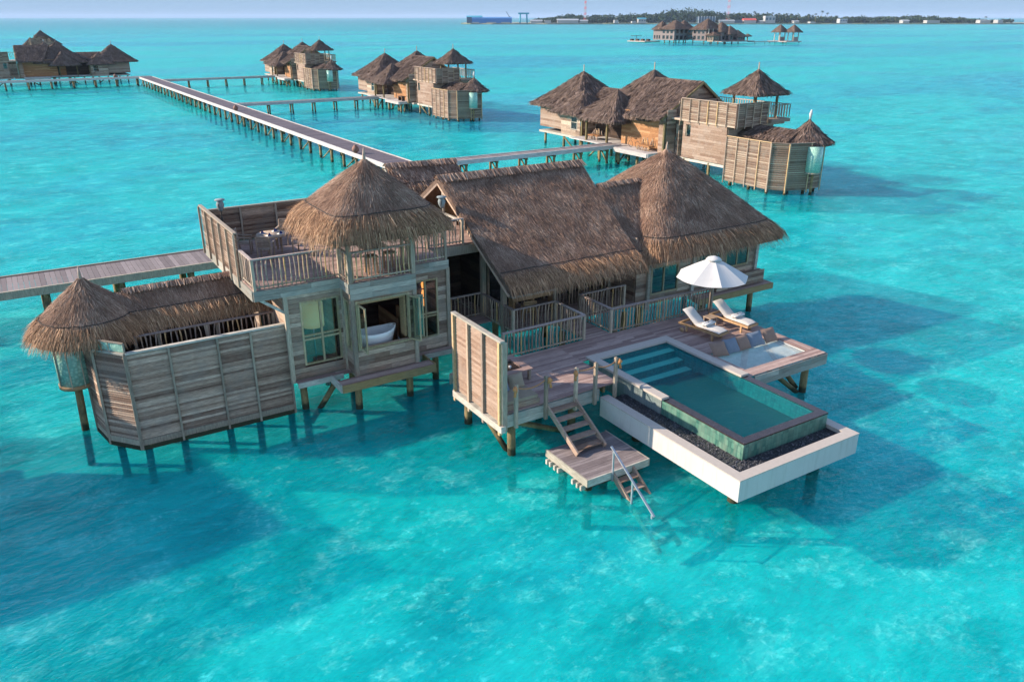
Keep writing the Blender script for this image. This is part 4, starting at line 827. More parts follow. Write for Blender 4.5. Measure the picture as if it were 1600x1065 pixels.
for i, a in enumerate((2.6, 4.2, 5.6, .9)):
    x, y = tx + .38 * math.cos(a), ty + .38 * math.sin(a); b = MB(); b.tube([(x, y, TZ + .752), (x, y, TZ + .77)], [.11, .15], 16); tag(b.build('plate', 'tub', loc=(x, y, TZ + .75)), ('white plate on the left of the round terrace table', 'white plate on the near side of the round terrace table', 'white plate on the right of the round terrace table', 'white plate on the far side of the round terrace table')[i], 'plate', 'plates on the terrace table')
    b = MB(); b.add([(x - .09, y - .06, TZ + .772), (x + .09, y - .06, TZ + .772), (x + .05, y + .07, TZ + .772), (x, y, TZ + .90)], [(0, 1, 3), (1, 2, 3), (2, 0, 3), (0, 2, 1)]); tag(b.build('napkin', 'navy', loc=(x, y, TZ + .77)), ('folded navy napkin on the left plate of the terrace table', 'folded navy napkin on the near plate of the terrace table', 'folded navy napkin on the right plate of the terrace table', 'folded navy napkin on the far plate of the terrace table')[i], 'napkin', 'napkins on the terrace table')
for x, y, lb in ((10.8, 27.1, 'left orange teak stool behind the bay railing, beneath the pavilion'), (11.6, 27.2, 'right orange teak stool behind the bay railing, beneath the pavilion')):
    t = T('stool', lb, 'stool', (x, y, TZ)); box_part('seat', 'teak', t, x - .22, x + .22, y - .2, y + .2, TZ + .62, TZ + .67)
    for a, c_ in ((-.18, -.16), (.18, -.16), (-.18, .16), (.18, .16)): part_bar('leg', 'teak', t, (x + a, y + c_, TZ), (x + a * .9, y + c_ * .9, TZ + .62), .05, .05)
small_table(11.3, 28.0, TZ, .5, .74, 'square wooden table in the shade of the tower pavilion', 'pavilion_table', 'teak_grey')
def lantern(x, y, z, lb):
    t = T('clay_lantern', lb, 'lantern', (x, y, TZ), 'clay lanterns on poles'); one('pole', 'cord', t, MB.tube, [(x, y, TZ), (x, y, z)], .03, 8)
    b = MB(); b.lathe((x, y, z), [(.05, 0), (.08, .05), (.15, .2), (.16, .3), (.11, .42), (.10, .46)], 14); b.build('body', 'clay', t)
    one('opening', 'dark', t, lambda b: [b.bar((x + .158 * math.cos(a), y + .158 * math.sin(a), z + .2), (x + .158 * math.cos(a), y + .158 * math.sin(a), z + .34), .03, .02) for a in (4.1,)])
    one('lid', 'clay', t, MB.tube, [(x, y, z + .46), (x, y, z + .5)], [.21, .19], 16)
lantern(7.15, 34.0, 6.58, 'grey clay lantern on a pole at the far left corner of the terrace'); lantern(15.3, 30.0, 6.5, 'grey clay lantern on a pole beside the big gable roof')
# bathroom inside the bay
TB = T('bathtub', 'white oval freestanding bathtub inside the open bay window', 'bathtub', (10.9, 27.1, 1.6))
def tubm(b):
    K = 28; rows = [(.55, .0), (.72, .12), (.88, .6), (.93, .78), (.86, .78), (.72, .3), (.3, .16)]; vs = []; fs = []
    for (k_, z) in rows:
        for i in range(K):
            a = 2 * math.pi * i / K; vs.append((10.75 + .95 * k_ * math.cos(a), 27.1 + .5 * k_ * math.sin(a), 1.6 + z * .95 + .14 * abs(math.cos(a)) ** 3 * (z > .5) + .5))
    for j in range(len(rows) - 1):
        for i in range(K): fs.append((j * K + i, j * K + (i + 1) % K, (j + 1) * K + (i + 1) % K, (j + 1) * K + i))
    fs.append(tuple(range((len(rows) - 1) * K, len(rows) * K))); fs.append(tuple(range(K))[::-1]); b.add(vs, fs, .5, True)
one('basin', 'tub', TB, tubm); one('plinth', 'warm', TB, MB.box, 10.2, 11.3, 26.8, 27.4, 1.61, 2.11)
one('tap', 'chrome', TB, lambda b: (b.tube([(11.6, 27.0, 2.2), (11.6, 27.0, 2.95), (11.45, 27.0, 3.02), (11.3, 27.0, 2.95)], .02, 8), b.tube([(11.62, 26.9, 2.5), (11.7, 26.8, 2.3), (11.72, 26.85, 1.9)], .012, 6)))
OL = T('hanging_lamp', 'tall slim amber lamp glowing inside the right tower window', 'lamp', (13.3, 28.0, 1.6)); one('tube', 'amber_glow', OL, lambda b: [b.tube([(13.3, 28.0, 3.1 + i * .38), (13.3, 28.0, 3.25 + i * .38), (13.3, 28.0, 3.4 + i * .38)], [.04, .07, .04], 10) for i in range(3)]); one('stem', 'metal', OL, MB.tube, [(13.3, 28.07, 1.6), (13.3, 28.07, 4.4)], .02, 6)
LMP = T('floor_lamp', 'round cream drum lampshade seen through the left tower window', 'lamp', (8.7, 28.1, 1.6)); one('lamp_shade', 'daylit_shade_glow', LMP, MB.tube, [(8.7, 28.1, 3.15), (8.7, 28.1, 4.05)], .42, 24); one('stand', 'metal', LMP, MB.tube, [(8.7, 28.1, 1.6), (8.7, 28.1, 3.2)], .03, 8)
CBN = T('vanity', 'dark wooden cabinet inside behind the left tower window', 'cabinet', (8.9, 29.3, 1.6)); one('body', 'warm', CBN, MB.box, 8.2, 9.25, 28.9, 29.5, 1.62, 2.4); one('top', 'teak', CBN, MB.box, 8.15, 9.28, 28.85, 29.5, 2.4, 2.46)

# ================================================================== WALKWAYS
def walkway(name, label, x0, x1, y0, y1, z, along, step, r=.13, edge=.12, mat='pier', bents=None, edgemat='edge', group=None, braces=False):
    t = T(name, label, 'pier' if name == 'pier' else 'walkway', ((x0 + x1) / 2, (y0 + y1) / 2, 0), group)
    if along == 'y':
        one('planking', mat, t, lambda b: [b.box(x0 + edge, x1 - edge, y0 + i * .24 + .006, y0 + (i + 1) * .24 - .006, z - .05, z) for i in range(int((y1 - y0) / .24))])
        one('edge_beam', edgemat, t, lambda b: b.box(x0, x0 + edge - .01, y0, y1, z - .34, z + .06)); one('edge_beam', edgemat, t, lambda b: b.box(x1 - edge + .01, x1, y0, y1, z - .34, z + .06))
        k = int((y1 - y0) / step)
        for i in range(k + 1):
            y = y0 + .8 + i * step
            if y > y1: break
            piles(t, [(x0 + .25, y), (x1 - .25, y)], z - .35, z0=-1.85, r=r)
            if braces and i % 2 == 0: one('brace', 'pile', t, MB.tube, [(x0 + .25, y, z - .4), (x0 + .25, y + step * .8, .1)], .07, 6)
            part_bar('cap_beam', 'pile', t, (x0 + .05, y, z - .45), (x1 - .05, y, z - .45), .16, .2)
    else:
        one('planking', mat, t, lambda b: [b.box(x0 + i * .24 + .006, x0 + (i + 1) * .24 - .006, y0 + edge, y1 - edge, z - .05, z) for i in range(int((x1 - x0) / .24))])
        one('edge_beam', edgemat, t, lambda b: b.box(x0, x1, y0, y0 + edge - .01, z - .34, z + .06)); one('edge_beam', edgemat, t, lambda b: b.box(x0, x1, y1 - edge + .01, y1, z - .34, z + .06))
        k = int((x1 - x0) / step)
        for i in range(k + 1):
            x = x0 + 1.2 + i * step
            if x > x1: break
            piles(t, [(x, y0 + .25), (x, y1 - .25)], z - .35, z0=-1.85, r=r)
            if braces: one('brace', 'pile', t, MB.tube, [(x + .3, y0 + .3, -.2), (x + .1, y1 - .3, z - .5)], .08, 6)
            part_bar('cap_beam', 'pile', t, (x, y0 + .05, z - .45), (x, y1 - .05, z - .45), .16, .2)
    return t
walkway('pier', 'long straight plank pier with pale edges running away towards the horizon', 28.7, 31.5, 46.6, 200, ZD, 'y', 3.4, r=.15, braces=True, mat='pier_dark')
walkway('walkway', 'weathered plank walkway behind the bathroom hut at the left edge of the photo', -28, 31.5, 43.5, 46.55, ZD, 'x', 3.4, r=.2, mat='pier', edgemat='post')
walkway('walkway', 'narrow pale walkway from the pier to the nearest neighbouring villa', 31.55, 54.2, 65.2, 66.9, ZD, 'x', 3.3, braces=True)
walkway('walkway', 'narrow walkway from the pier to the second neighbouring villa', 31.55, 54.8, 128.2, 129.9, ZD, 'x', 3.6)
walkway('walkway', 'narrow walkway from the far end of the pier to the farthest villa of the row', 31.55, 55, 187.6, 189.2, ZD, 'x', 3.9)
walkway('walkway', 'pale walkway running left from the far end of the pier below the shaded villa', -40, 31.5, 200.05, 202.3, ZD, 'x', 4.2, r=.17)
for x, y, lb in ((28.9, 74.5, 'round brown clay pot at the near end of the long pier'), (28.9, 119, 'round brown clay pot halfway along the left edge of the long pier'), (24, 200.4, 'round brown clay pot on the walkway beyond the end of the pier')):
    b = MB(); b.lathe((x, y, ZD + .05), [(.15, 0), (.32, .2), (.36, .4), (.25, .6), (.14, .68), (.17, .74)], 12); tag(b.build('clay_pot', 'terracotta', loc=(x, y, ZD + .05)), lb, 'pot', 'clay pots on the pier')

# ================================================================== NEIGHBOUR VILLAS
def back_villa(label):
    N = T('overwater_villa', label, 'villa', (55, 64, 0), 'neighbouring thatched villas')
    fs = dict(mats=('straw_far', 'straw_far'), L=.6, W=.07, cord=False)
    # walls: face towards the pier is the plane x = 55
    w_ = lambda x0, y0, x1, y1, z0, z1, mat='tan', name='wall', **k: one(name, mat, N, boards, x0, y0, x1, y1, z0, z1, .22, .06, k.get('ops', ()), 3)
    w_(55.1, 57.3, 55.1, 51.75, 1.6, 5.1, ops=[(.35, 1.0, 3.5, 4.6)]); one('pane', 'glass', N, MB.box, 55.09, 55.11, 56.2, 57.0, 3.4, 4.7)
    w_(55.15, 51.7, 61, 51.7, 1.6, 5.1, 'wood_x'); w_(61, 51.8, 61, 58, 1.6, 5.1, 'wood_y'); w_(61, 58, 55.2, 58, 1.6, 5.1, 'wood_x')
    w_(54.4, 59.9, 54.4, 59.0, 1.5, 5.4); w_(54.45, 58.9, 55.6, 58.9, 1.5, 5.8, 'wood_x'); w_(55.3, 66.6, 55.3, 60, 1.6, 5.2, 'warm'); w_(55.7, 58.85, 55.7, 57.4, 1.6, 5.1, 'wood_y')
    w_(54.9, 76.9, 54.9, 73.3, 1.6, 4.4, 'wood_y', ops=[(1.9, 3.1, 2.3, 3.7)]); window(N, 'x', 54.9, 73.8, 75.0, 2.3, 3.7, -1, mat='beam', trans=(3.1,), glass='dark_glass')
    w_(55.2, 81.6, 55.2, 77.0, 2.0, 4.5); w_(55.2, 81.6, 63, 81.6, 2, 4.5, 'wood_x'); w_(55.0, 73.2, 57, 73.2, 1.6, 4.3, 'wood_x')
    w_(57, 73.1, 57, 66.6, 1.6, 4.6, 'dark', name='recess_wall'); w_(63.5, 82, 63.5, 60, 1.6, 5, 'wood_y')
    one('door', 'warm', N, lambda b: boards(b, 56.9, 68.4, 56.9, 67.2, 1.7, 4.0, .12))
    one('floor_slab', 'beam', N, lambda b: (b.box(54.9, 63.3, 73.0, 81.4, 1.35, 1.58), b.box(54.7, 63.3, 58, 73, 1.35, 1.58, .4), b.box(55.2, 61, 51.9, 57.8, 1.3, 1.55)))
    one('porch_deck', 'edge', N, lambda b: (planks(b, 53.2, 56.9, 65, 73, 1.75, 'x', .25, .1), planks(b, 53.0, 55.2, 59.8, 64.9, 1.7, 'x', .25, .16), b.box(52.9, 53.02, 59.8, 64.9, 1.3, 1.69), b.box(53.0, 55.2, 59.68, 59.79, 1.3, 1.69)))
    for x, y in ((53.6, 66.9), (53.6, 70.4), (55, 73.1), (54.3, 59.0)): part_bar('post', 'pile', N, (x, y, 1.5), (x, y, 4.6), .2, .2)
    # upper terrace
    one('terrace_floor', 'wood_x', N, lambda b: (b.box(55, 61.4, 50.8, 59, 4.95, 5.12),))
    screen(N, 54.98, 57.6, 54.98, 50.7, 5.0, 7.0, 6, flip=1, pitch=.16, cap='stick'); screen(N, 55.05, 50.66, 58.9, 50.66, 5.0, 7.0, 4, mat='wood_x', flip=1, pitch=.16, cap='stick')
    def rail(pts, z):
        for i in range(len(pts) - 1):
            (xa, ya), (xb, yb) = pts[i], pts[i + 1]; d, L, nr = wall_frame(xa, ya, xb, yb)
            o = one('railing', 'stick', N, MB.bar, (xa, ya, z + 1.1), (xb, yb, z + 1.1), .1, .07); k = int(L / .3)
            one('balusters', 'stick', o, lambda b: [b.bar((xa + d.x * L * j / k, ya + d.y * L * j / k, z), (xa + d.x * L * j / k, ya + d.y * L * j / k, z + 1.08), .06, .06) for j in range(k + 1)])
    rail([(58.95, 50.3), (61.3, 50.3), (61.3, 59)], 5.6); rail([(61.2, 59), (56, 59)], 5.4); one('balcony_floor', 'post', N, MB.box, 58.95, 61.4, 50.2, 51.7, 5.2, 5.5)
    for x, y in ((57.3, 50.95), (60.2, 50.95), (57.3, 53.4), (60.2, 53.4)): part_bar('pavilion_post', 'pile', N, (x, y, 5.1), (x, y, 8), .16, .16)
    thatch(N, hipF(58.75, 52.15, 2.15, 2.15, 7.75, 9.75, ex=14, flare=.05), 0, 2 * math.pi, dens=70, seam=.93, fr=.30, frL=.45, nu=49, nv=8, wrap=True, **fs); part_bar('finial', 'stick', N, (58.75, 52.15, 9.7), (58.75, 52.15, 10.3), .07, .07)
    # big roofs
    thatch(N, planeF((59, 66, 8.25), (59, 59.1, 8.25), (53.7, 64, 5.0), (53.7, 59.0, 5.0), sag=.08), 0, 1, dens=70, seam=.95, fr=.35, frL=.5, nu=20, nv=10, **fs)
    thatch(N, planeF((59, 66, 8.25), (59, 59.1, 8.25), (63.4, 66, 5.2), (63.4, 59.1, 5.2)), 0, 1, dens=40, seam=.95, fr=.3, frL=.4, nu=20, **fs)
    one('rake_board', 'pile', N, lambda b: (b.bar((53.75, 59.02, 4.85), (59, 59.02, 8.1), .08, .2), b.bar((59, 59.02, 8.1), (63.3, 59.02, 5.05), .08, .2)))
    one('gable_wall', 'wood_x', N, lambda b: [boards(b, 54.8 + .36 * i, 59.5, 63 - .31 * i, 59.5, 5.1 + .22 * i, 5.32 + .22 * i, .22) for i in range(12)])
    thatch(N, hipF(60.2, 67.6, 5.6, 5.6, 4.6, 8.9, ex=16, flare=.03), 0, 2 * math.pi, dens=60, seam=.95, fr=.3, frL=.5, nu=65, nv=10, wrap=True, **fs); part_bar('finial', 'stick', N, (60.2, 67.6, 8.8), (60.2, 67.6, 9.6), .08, .08)
    thatch(N, hipF(59.4, 78.9, 4.7, 4.7, 4.5, 8.2, ex=16, flare=.03), 0, 2 * math.pi, dens=60, seam=.95, fr=.3, frL=.5, nu=65, nv=10, wrap=True, **fs); part_bar('finial', 'stick', N, (59.4, 78.9, 8.1), (59.4, 78.9, 8.9), .08, .08)
    thatch(N, hipF(57.0, 75.5, 3.0, 2.9, 4.1, 6.4, ex=16, flare=.02), 0, 2 * math.pi, dens=60, seam=.94, fr=.3, frL=.45, nu=49, nv=8, wrap=True, **fs)
    thatch(N, hipF(55.9, 68.2, 3.0, 3.1, 4.1, 7.0, ex=16, flare=.02), 0, 2 * math.pi, dens=60, seam=.94, fr=.3, frL=.5, nu=49, nv=8, wrap=True, **fs)
    thatch(N, planeF((55.2, 73.0, 6.6), (55.2, 66, 6.6), (53.4, 73, 5.2), (53.4, 66.4, 5.2)), 0, 1, dens=50, seam=.95, fr=.1, nu=12, **fs) if 0 else None
    thatch(N, planeF((58, 82, 7.0), (58, 64, 7.0), (62.5, 82, 4.4), (62.5, 64, 4.4)), 0, 1, dens=10, seam=.95, fr=.0, nu=12, **fs) if 0 else None
    thatch(N, planeF((60.6, 76.5, 6.5), (60.6, 70, 6.5), (57.5, 76.5, 5.0), (57.5, 70, 5.0)), 0, 1, dens=50, seam=.95, fr=.2, nu=20, **fs)
    thatch(N, planeF((60.6, 76.5, 6.5), (60.6, 70, 6.5), (63.0, 76.5, 5.0), (63.0, 70, 5.0)), 0, 1, dens=30, seam=.95, fr=.2, nu=20, **fs)
    # bathroom enclosure
    P = [(54.5, 51.1), (54.5, 46.1), (55.35, 44.9), (57.2, 44.25), (59.0, 44.35), (59.9, 45.9), (60, 51)]
    for i in range(len(P) - 1):
        k = (4, 1, 1, 1, 1, 3)[i]; screen(N, *P[i], *P[i + 1], .35, 4.3, k, mat='wood_y' if i == 0 else 'wood_x', flip=1, pitch=.17, cap='stick')
    one('floor_slab', 'dark', N, lambda b: b.prism([(54.6, 51), (54.6, 46.2), (55.5, 45.1), (57.2, 44.5), (58.9, 44.6), (59.7, 46), (59.8, 51)], .9, 1.1))
    piles(N, [(54.7, 50.5), (54.7, 48.3), (54.7, 46.3), (55.6, 45.1), (57.3, 44.6), (58.9, 44.8), (59.5, 48)], .4, r=.14)
    thatch(N, hipF(58.7, 45.9, 2.05, 2.05, 4.15, 6.0, ex=2, flare=.06), 0, 2 * math.pi, dens=80, seam=.9, fr=.35, frL=.4, nu=32, nv=8, wrap=True, **fs)
    thatch(N, planeF((57.9, 51.6, 5.1), (57.9, 46, 5.1), (56.4, 51.6, 4.3), (56.4, 46, 4.3)), 0, 1, dens=90, seam=.8, fr=.4, frL=.4, nu=16, nv=6, **fs)
    thatch(N, planeF((57.9, 51.6, 5.1), (57.9, 46, 5.1), (59.6, 51.6, 4.2), (59.6, 46, 4.2)), 0, 1, dens=30, seam=.8, fr=.2, frL=.4, nu=16, nv=6, **fs)
    dr = MB(); dr.tube([(57.45, 44.0, 1.9), (57.45, 44.0, 4.0)], .62, 18, .5); dro = dr.build('shower_drum', 'block', N); one('drum_rim', 'post', dro, MB.tube, [(57.45, 44.0, 1.78), (57.45, 44.0, 1.9)], .64, 18)
    one('finial', 'white', N, MB.tube, [(58.7, 45.9, 5.95), (58.7, 45.9, 6.4), (58.75, 45.9, 6.75)], [.08, .14, .06], 6)
    piles(N, [(57.45, 43.95)], 1.8, r=.12)
    ps = [(55.3, 57), (55.3, 53.8), (58.5, 53.8), (58.5, 57), (60.8, 53), (54.2, 60.3), (54.2, 62.6), (55.5, 61.5), (58, 61), (62, 61), (53.9, 65.5), (55.5, 65.5), (53.9, 68.5), (53.9, 71.6), (56, 69), (58, 66), (59, 70), (62, 67), (55.2, 73.6), (55.2, 76.7), (57.5, 75), (55.5, 80.9), (58.5, 79), (62, 80), (61, 74), (53.4, 60), (53.4, 64.6)]
    piles(N, ps, 1.5, r=.15)
    for p_, q_ in (((54.0, 62.6, -.2), (54.0, 60.5, 1.3)), ((53.9, 68.5, 1.3), (53.9, 70.5, -.2)), ((55.3, 57, 1.4), (55.4, 54.6, 0)), ((55.2, 76.7, 1.2), (55.2, 74.4, -.2)), ((53.9, 65.5, -.3), (55.4, 65.5, 1.3))): brace(N, p_, q_, .09)
    return N
n1 = back_villa('nearest neighbouring thatched villa on stilts, sunlit, with a bicycle on its porch')
index_kids()
def put(loc, label, rot=0, mirror=False):
    c = copy_tree(n1); c['label'] = label; c.location = loc; c.rotation_euler = (0, 0, rot)
    if mirror: c.scale = (1, -1, 1)
    return c
put((56.2, 124.0, 0), 'middle one of the three villas right of the long pier, with an orange sunlit wall')
put((56.8, 184.0, 0), 'farthest and smallest of the three villas right of the long pier')
# mirrored villa at the far left: (x,y) -> (y,x)
put((16.4 - 4.8, 214.0 + .8, 0), 'shaded villa behind the far walkway at the left edge of the photo', math.radians(90), True)
put((55 - 38.6, 64 + 300, 0), 'distant villa behind the shaded villa at the left edge, only roofs showing')
put((-9.6 - 14.8, 30.4 + 4.4, 0), 'villa beyond the left edge of the photo whose shadow falls on the lagoon', math.radians(-90))
# things on the neighbour's porch
bk = T('bicycle', 'small bicycle leaning on the porch of the nearest neighbouring villa', 'bicycle', (54.4, 63.6, 1.7))
for yy in (64.1, 63.05):
    one('wheel', 'cord', bk, MB.tube, [(54.5, yy + .33 * math.cos(a * .4488), 2.05 + .33 * math.sin(a * .4488)) for a in range(15)], .025, 5)
one('frame', 'knot', bk, lambda b: (b.tube([(54.5, 64.1, 2.05), (54.5, 63.95, 2.55), (54.5, 63.4, 2.5), (54.5, 63.5, 2.05), (54.5, 63.95, 2.45)], .025, 5), b.tube([(54.5, 63.05, 2.05), (54.5, 63.4, 2.5)], .02, 5), b.tube([(54.5, 63.5, 2.05), (54.5, 63.05, 2.05)], .02, 5)))
one('saddle', 'dark', bk, MB.box, 54.42, 54.58, 63.25, 63.5, 2.58, 2.64); one('handlebar', 'chrome', bk, MB.tube, [(54.25, 63.95, 2.68), (54.5, 64.0, 2.7), (54.75, 63.95, 2.68)], .02, 5)
for (x, y, lb, nm) in ((54.3, 61.6, 'low bench of knotted driftwood on the porch beside the bicycle', 'driftwood_bench'), (54.6, 70.2, 'tangled driftwood seat in the shade of the neighbouring entrance', 'driftwood_bench')):
    t = T(nm, lb, 'bench', (x, y, 1.75)); one('seat', 'warm', t, lambda b: b.box(x - .35, x + .35, y - .9, y + .9, 2.12, 2.22))
    for i in range(9):
        yy = y - .85 + i * .21; one('leg', 'stick', t, MB.tube, [(x - .3 + rnd(-.1, .1), yy, 1.72), (x - .25, yy + rnd(-.15, .15), 2.15)], .05, 5)
    one('backrest', 'stick', t, lambda b: [b.tube([(x + .3, y - .9 + i * .2, 2.2), (x + .3 + rnd(-.1, .2), y - .9 + i * .2 + rnd(-.3, .3), 2.2 + rnd(.3, .7))], .045, 5) for i in range(10)])
t = T('picnic_bench', 'dark wooden bench on the porch of the middle villa', 'bench', (55.4, 121.2, 1.7)); one('seat', 'dark', t, MB.box, 55.0, 55.7, 120.4, 122.1, 2.3, 2.4)
for y in (120.6, 121.9): part_bar('leg', 'dark', t, (55.35, y, 1.7), (55.35, y, 2.3), .5, .1)

# ================================================================== FAR PRIVATE VILLA AND HUTS ON THE LAGOON
def hut(root, cx, cy, hx, hy, z0, zw, za, wmat='wood_x', ov=1.2, name='thatch_roof', storey=None):
    one('wall', wmat, root, lambda b: (b.box(cx - hx, cx + hx, cy - hy, cy + hy, z0, zw)))
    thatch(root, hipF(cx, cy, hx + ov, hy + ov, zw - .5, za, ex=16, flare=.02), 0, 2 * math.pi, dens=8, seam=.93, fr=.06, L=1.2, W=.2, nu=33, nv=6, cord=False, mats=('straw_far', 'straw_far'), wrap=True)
    for i in range(3):
        for s_, (dx, dy) in ((0, (0, -1)), (1, (-1, 0))):
            if s_ == 0: b_ = (cx - hx + hx * (.25 + i * .6), cx - hx + hx * (.6 + i * .6), cy - hy - .06, cy - hy - .01)
            else: b_ = (cx - hx - .06, cx - hx - .01, cy - hy + hy * (.25 + i * .6), cy - hy + hy * (.6 + i * .6))
            for (za_, zb_) in ([(z0 + .7, z0 + 2.6)] if not storey else [(z0 + .7, z0 + 2.6), (z0 + 3.8, z0 + 5.8)]): one('window', 'dark_glass', root, MB.box, *b_, za_, zb_)
q1 = T('villa_tower', 'left two-storey thatched building of the far private villa out on the lagoon', 'villa', (348, 375, 0), 'buildings of the far private villa')
hut(q1, 347, 374, 5.5, 5.5, 1.5, 8.0, 12.6, 'pier', storey=1, ov=1.6); hut(q1, 355.5, 376, 4, 4.5, 1.5, 8.0, 12.4, 'pier', storey=1); hut(q1, 345, 383, 3.5, 3.5, 1.5, 7.8, 12.0, 'pier')
piles(q1, [(x, y) for x in (343, 347, 352, 358) for y in (370, 378)], 1.6, r=.3)
q2 = T('villa_tower', 'right building of the far private villa, its roofs stepping down to the right', 'villa', (357, 357, 0), 'buildings of the far private villa')
hut(q2, 356, 357, 6.2, 5.5, 1.5, 8, 13.4, 'pier', storey=1, ov=1.6); hut(q2, 361.5, 351.5, 4.6, 4.6, 1.5, 6.8, 11.6, 'pier'); hut(q2, 364.5, 348, 4, 4, 1.5, 5.6, 9.6, 'pier'); hut(q2, 368, 345, 3, 3, 1.5, 4.2, 7.4, 'pier'); hut(q2, 351.5, 347.5, 2.3, 2.3, 1.2, 5, 6.4, 'teak_grey')
piles(q2, [(x, y) for x in (351, 356, 362, 367) for y in (343, 348, 354)], 1.6, r=.3)
one('deck', 'rail', q2, MB.box, 350, 376, 339, 346, 1.2, 1.5); one('balcony', 'beam', q2, MB.box, 350, 357, 349.6, 351.4, 4.6, 5.3)
for x in (350.2, 353.6, 356.8): part_bar('balcony_post', 'beam', q2, (x, 350, 1.5), (x, 350, 7.8), .4, .4)
one('link_roof', 'straw_base', q1, MB.box, 351, 358, 361, 369, 4.5, 5.6)
t = T('jetty', 'low floating jetty with dark seating at the left of the far private villa', 'jetty', (338, 394, 0)); one('deck', 'rail', t, MB.box, 333, 345, 384, 400, .4, .9)
for i in range(4): box_part('seat', 'dark', t, 333.5 + i * 1.6, 335 + i * 1.6, 396 - i * 3, 398 - i * 3, .9, 1.9)
one('canopy', 'dark', t, lambda b: (b.box(334, 339, 394, 398, 3.5, 3.7), b.bar((336.5, 396, .9), (336.5, 396, 3.5), .2, .2)))
t = T('jetty', 'long thin jetty from the far private villa to its twin pavilions', 'jetty', (386, 339, 0)); one('deck', 'rail', t, MB.bar, (375, 343, .9), (398, 335, .9), 1.6, .35); piles(t, [(379, 341.6), (385, 339.5), (391, 337.4), (396, 335.6)], .8, r=.2)
q3 = T('twin_pavilion', 'pair of small open pavilions with pointed thatch at the end of the far jetty', 'pavilion', (400, 337, 0))
for cx, cy in ((397.5, 340), (402, 334)):
    for a in (-2, 2):
        for c_ in (-2, 2): part_bar('post', 'beam', q3, (cx + a, cy + c_, 1), (cx + a, cy + c_, 6.6), .35, .35)
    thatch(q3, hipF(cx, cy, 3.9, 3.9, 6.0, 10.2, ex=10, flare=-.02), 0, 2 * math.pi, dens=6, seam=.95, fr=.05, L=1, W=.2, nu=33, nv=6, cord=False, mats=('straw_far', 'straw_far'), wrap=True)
    one('half_wall', 'pier', q3, MB.box, cx - 2, cx + 2, cy - 2.1, cy - 1.9, 1.2, 3.4)
one('deck', 'rail', q3, MB.box, 392, 405, 330, 344, .7, 1.2); piles(q3, [(393, 331), (404, 331), (393, 343), (404, 343)], .9, r=.25)
t = T('sunshade', 'small mushroom shaped thatched sunshade beside the far private villa', 'sunshade', (377.5, 346, 1)); one('pole', 'pile', t, MB.bar, (377.5, 346, .9), (377.5, 346, 4), .4, .4); one('thatch_roof', 'straw_far', t, MB.tube, [(377.5, 346, 3.6), (377.5, 346, 4.1), (377.5, 346, 5.2)], [2.6, 2.3, .1], 14)

# ================================================================== FAR ISLAND
IA, IB = Vector((900, 1650, 0)), Vector((2130, 905, 0)); IX = (IB - IA).normalized(); IY = Vector((-IX.y, IX.x, 0)); IL = (IB - IA).length
def isl(s_, d, z=0): return IA + IX * s_ * IL + IY * d + Vector((0, 0, z))
def pxs(px):   # photo column of the far shore -> distance along the island
    F_ = 1250.; fh = Vector((math.cos(AXA), math.sin(AXA), 0)); rt = Vector((fh.y, -fh.x, 0)); r = fh * (math.cos(PITCH) + math.sin(PITCH) * (532.5 - 36) / F_) + rt * (px - 800) / F_
    a = Matrix(((r.x, -IX.x), (r.y, -IX.y))); s_ = a.inverted() @ Vector((IA.x, IA.y)); return s_[1] / IL
m, n, l, p = new_mat('island_ground'); M['island'] = m
l.new(ramp(n, l, noise(n, l, mapping(n, l, (1, 1, 1)), .02, 5), [(.4, (.10, .13, .05)), (.55, (.28, .24, .12)), (.7, (.50, .42, .30))]), p.inputs['Base Color'])
b = MB(); k = 60; pts = []
for i in range(k + 1):
    pts.append(tuple(isl(i / k, rnd(-6, 6) if 0 < i < k else 60))[:2])
for i in range(k, -1, -1): pts.append(tuple(isl(i / k, 420 + rnd(-20, 20)))[:2])
b.prism(pts, -2, 1.6); tag(b.build('island_land', 'island'), kind='structure')
M['leaf'] = tinted('far_foliage', [(0, (.010, .024, .010)), (.5, (.024, .048, .018)), (1, (.05, .08, .03))], (1, 1, 1), .1, rough=.9, bstr=0)
M['blue'] = plain('blue_sheet_metal', (.02, .16, .42), .5); M['teal'] = plain('teal_steel', (.02, .28, .38), .5); M['white_wall'] = plain('white_wall', (.33, .33, .32), .7); M['red_roof'] = plain('red_roof', (.50, .07, .05), .7)
M['slate'] = plain('slate_tank', (.05, .09, .13), .6); M['grey_roof'] = plain('grey_roof', (.35, .37, .38), .6); M['red'] = plain('red_steel', (.55, .06, .04), .6)
def leafcloud(cx, cy, cz, rx, ry, rz, n, size):
    a = rng.normal(0, 1, (n, 3)); a /= np.linalg.norm(a, axis=1, keepdims=True); a *= rng.uniform(.45, 1.05, (n, 1)); P = a * [rx, ry, rz] + [cx, cy, cz]
    u = rng.normal(0, 1, (n, 3)); u /= np.linalg.norm(u, axis=1, keepdims=True); v = np.cross(u, rng.normal(0, 1, (n, 3))); v /= np.linalg.norm(v, axis=1, keepdims=True)
    s_ = rng.uniform(.5, 1.2, (n, 1)) * size; return np.stack([P - u * s_, P - v * s_, P + u * s_, P + v * s_], 1), rng.beta(2, 2, n) + .25 * a[:, 2]
def canopy_h(px):   # tree top height by photo column
    tab = [(840, 6), (860, 12), (900, 16), (960, 15), (1000, 18), (1050, 19), (1080, 27), (1110, 26), (1150, 20), (1200, 17), (1240, 19), (1300, 14), (1325, 8), (1350, 14), (1400, 12), (1460, 12), (1480, 16), (1500, 12), (1560, 9), (1610, 7)]
    return float(np.interp(px, [a for a, _ in tab], [h for _, h in tab]))
wv = []; wt = []
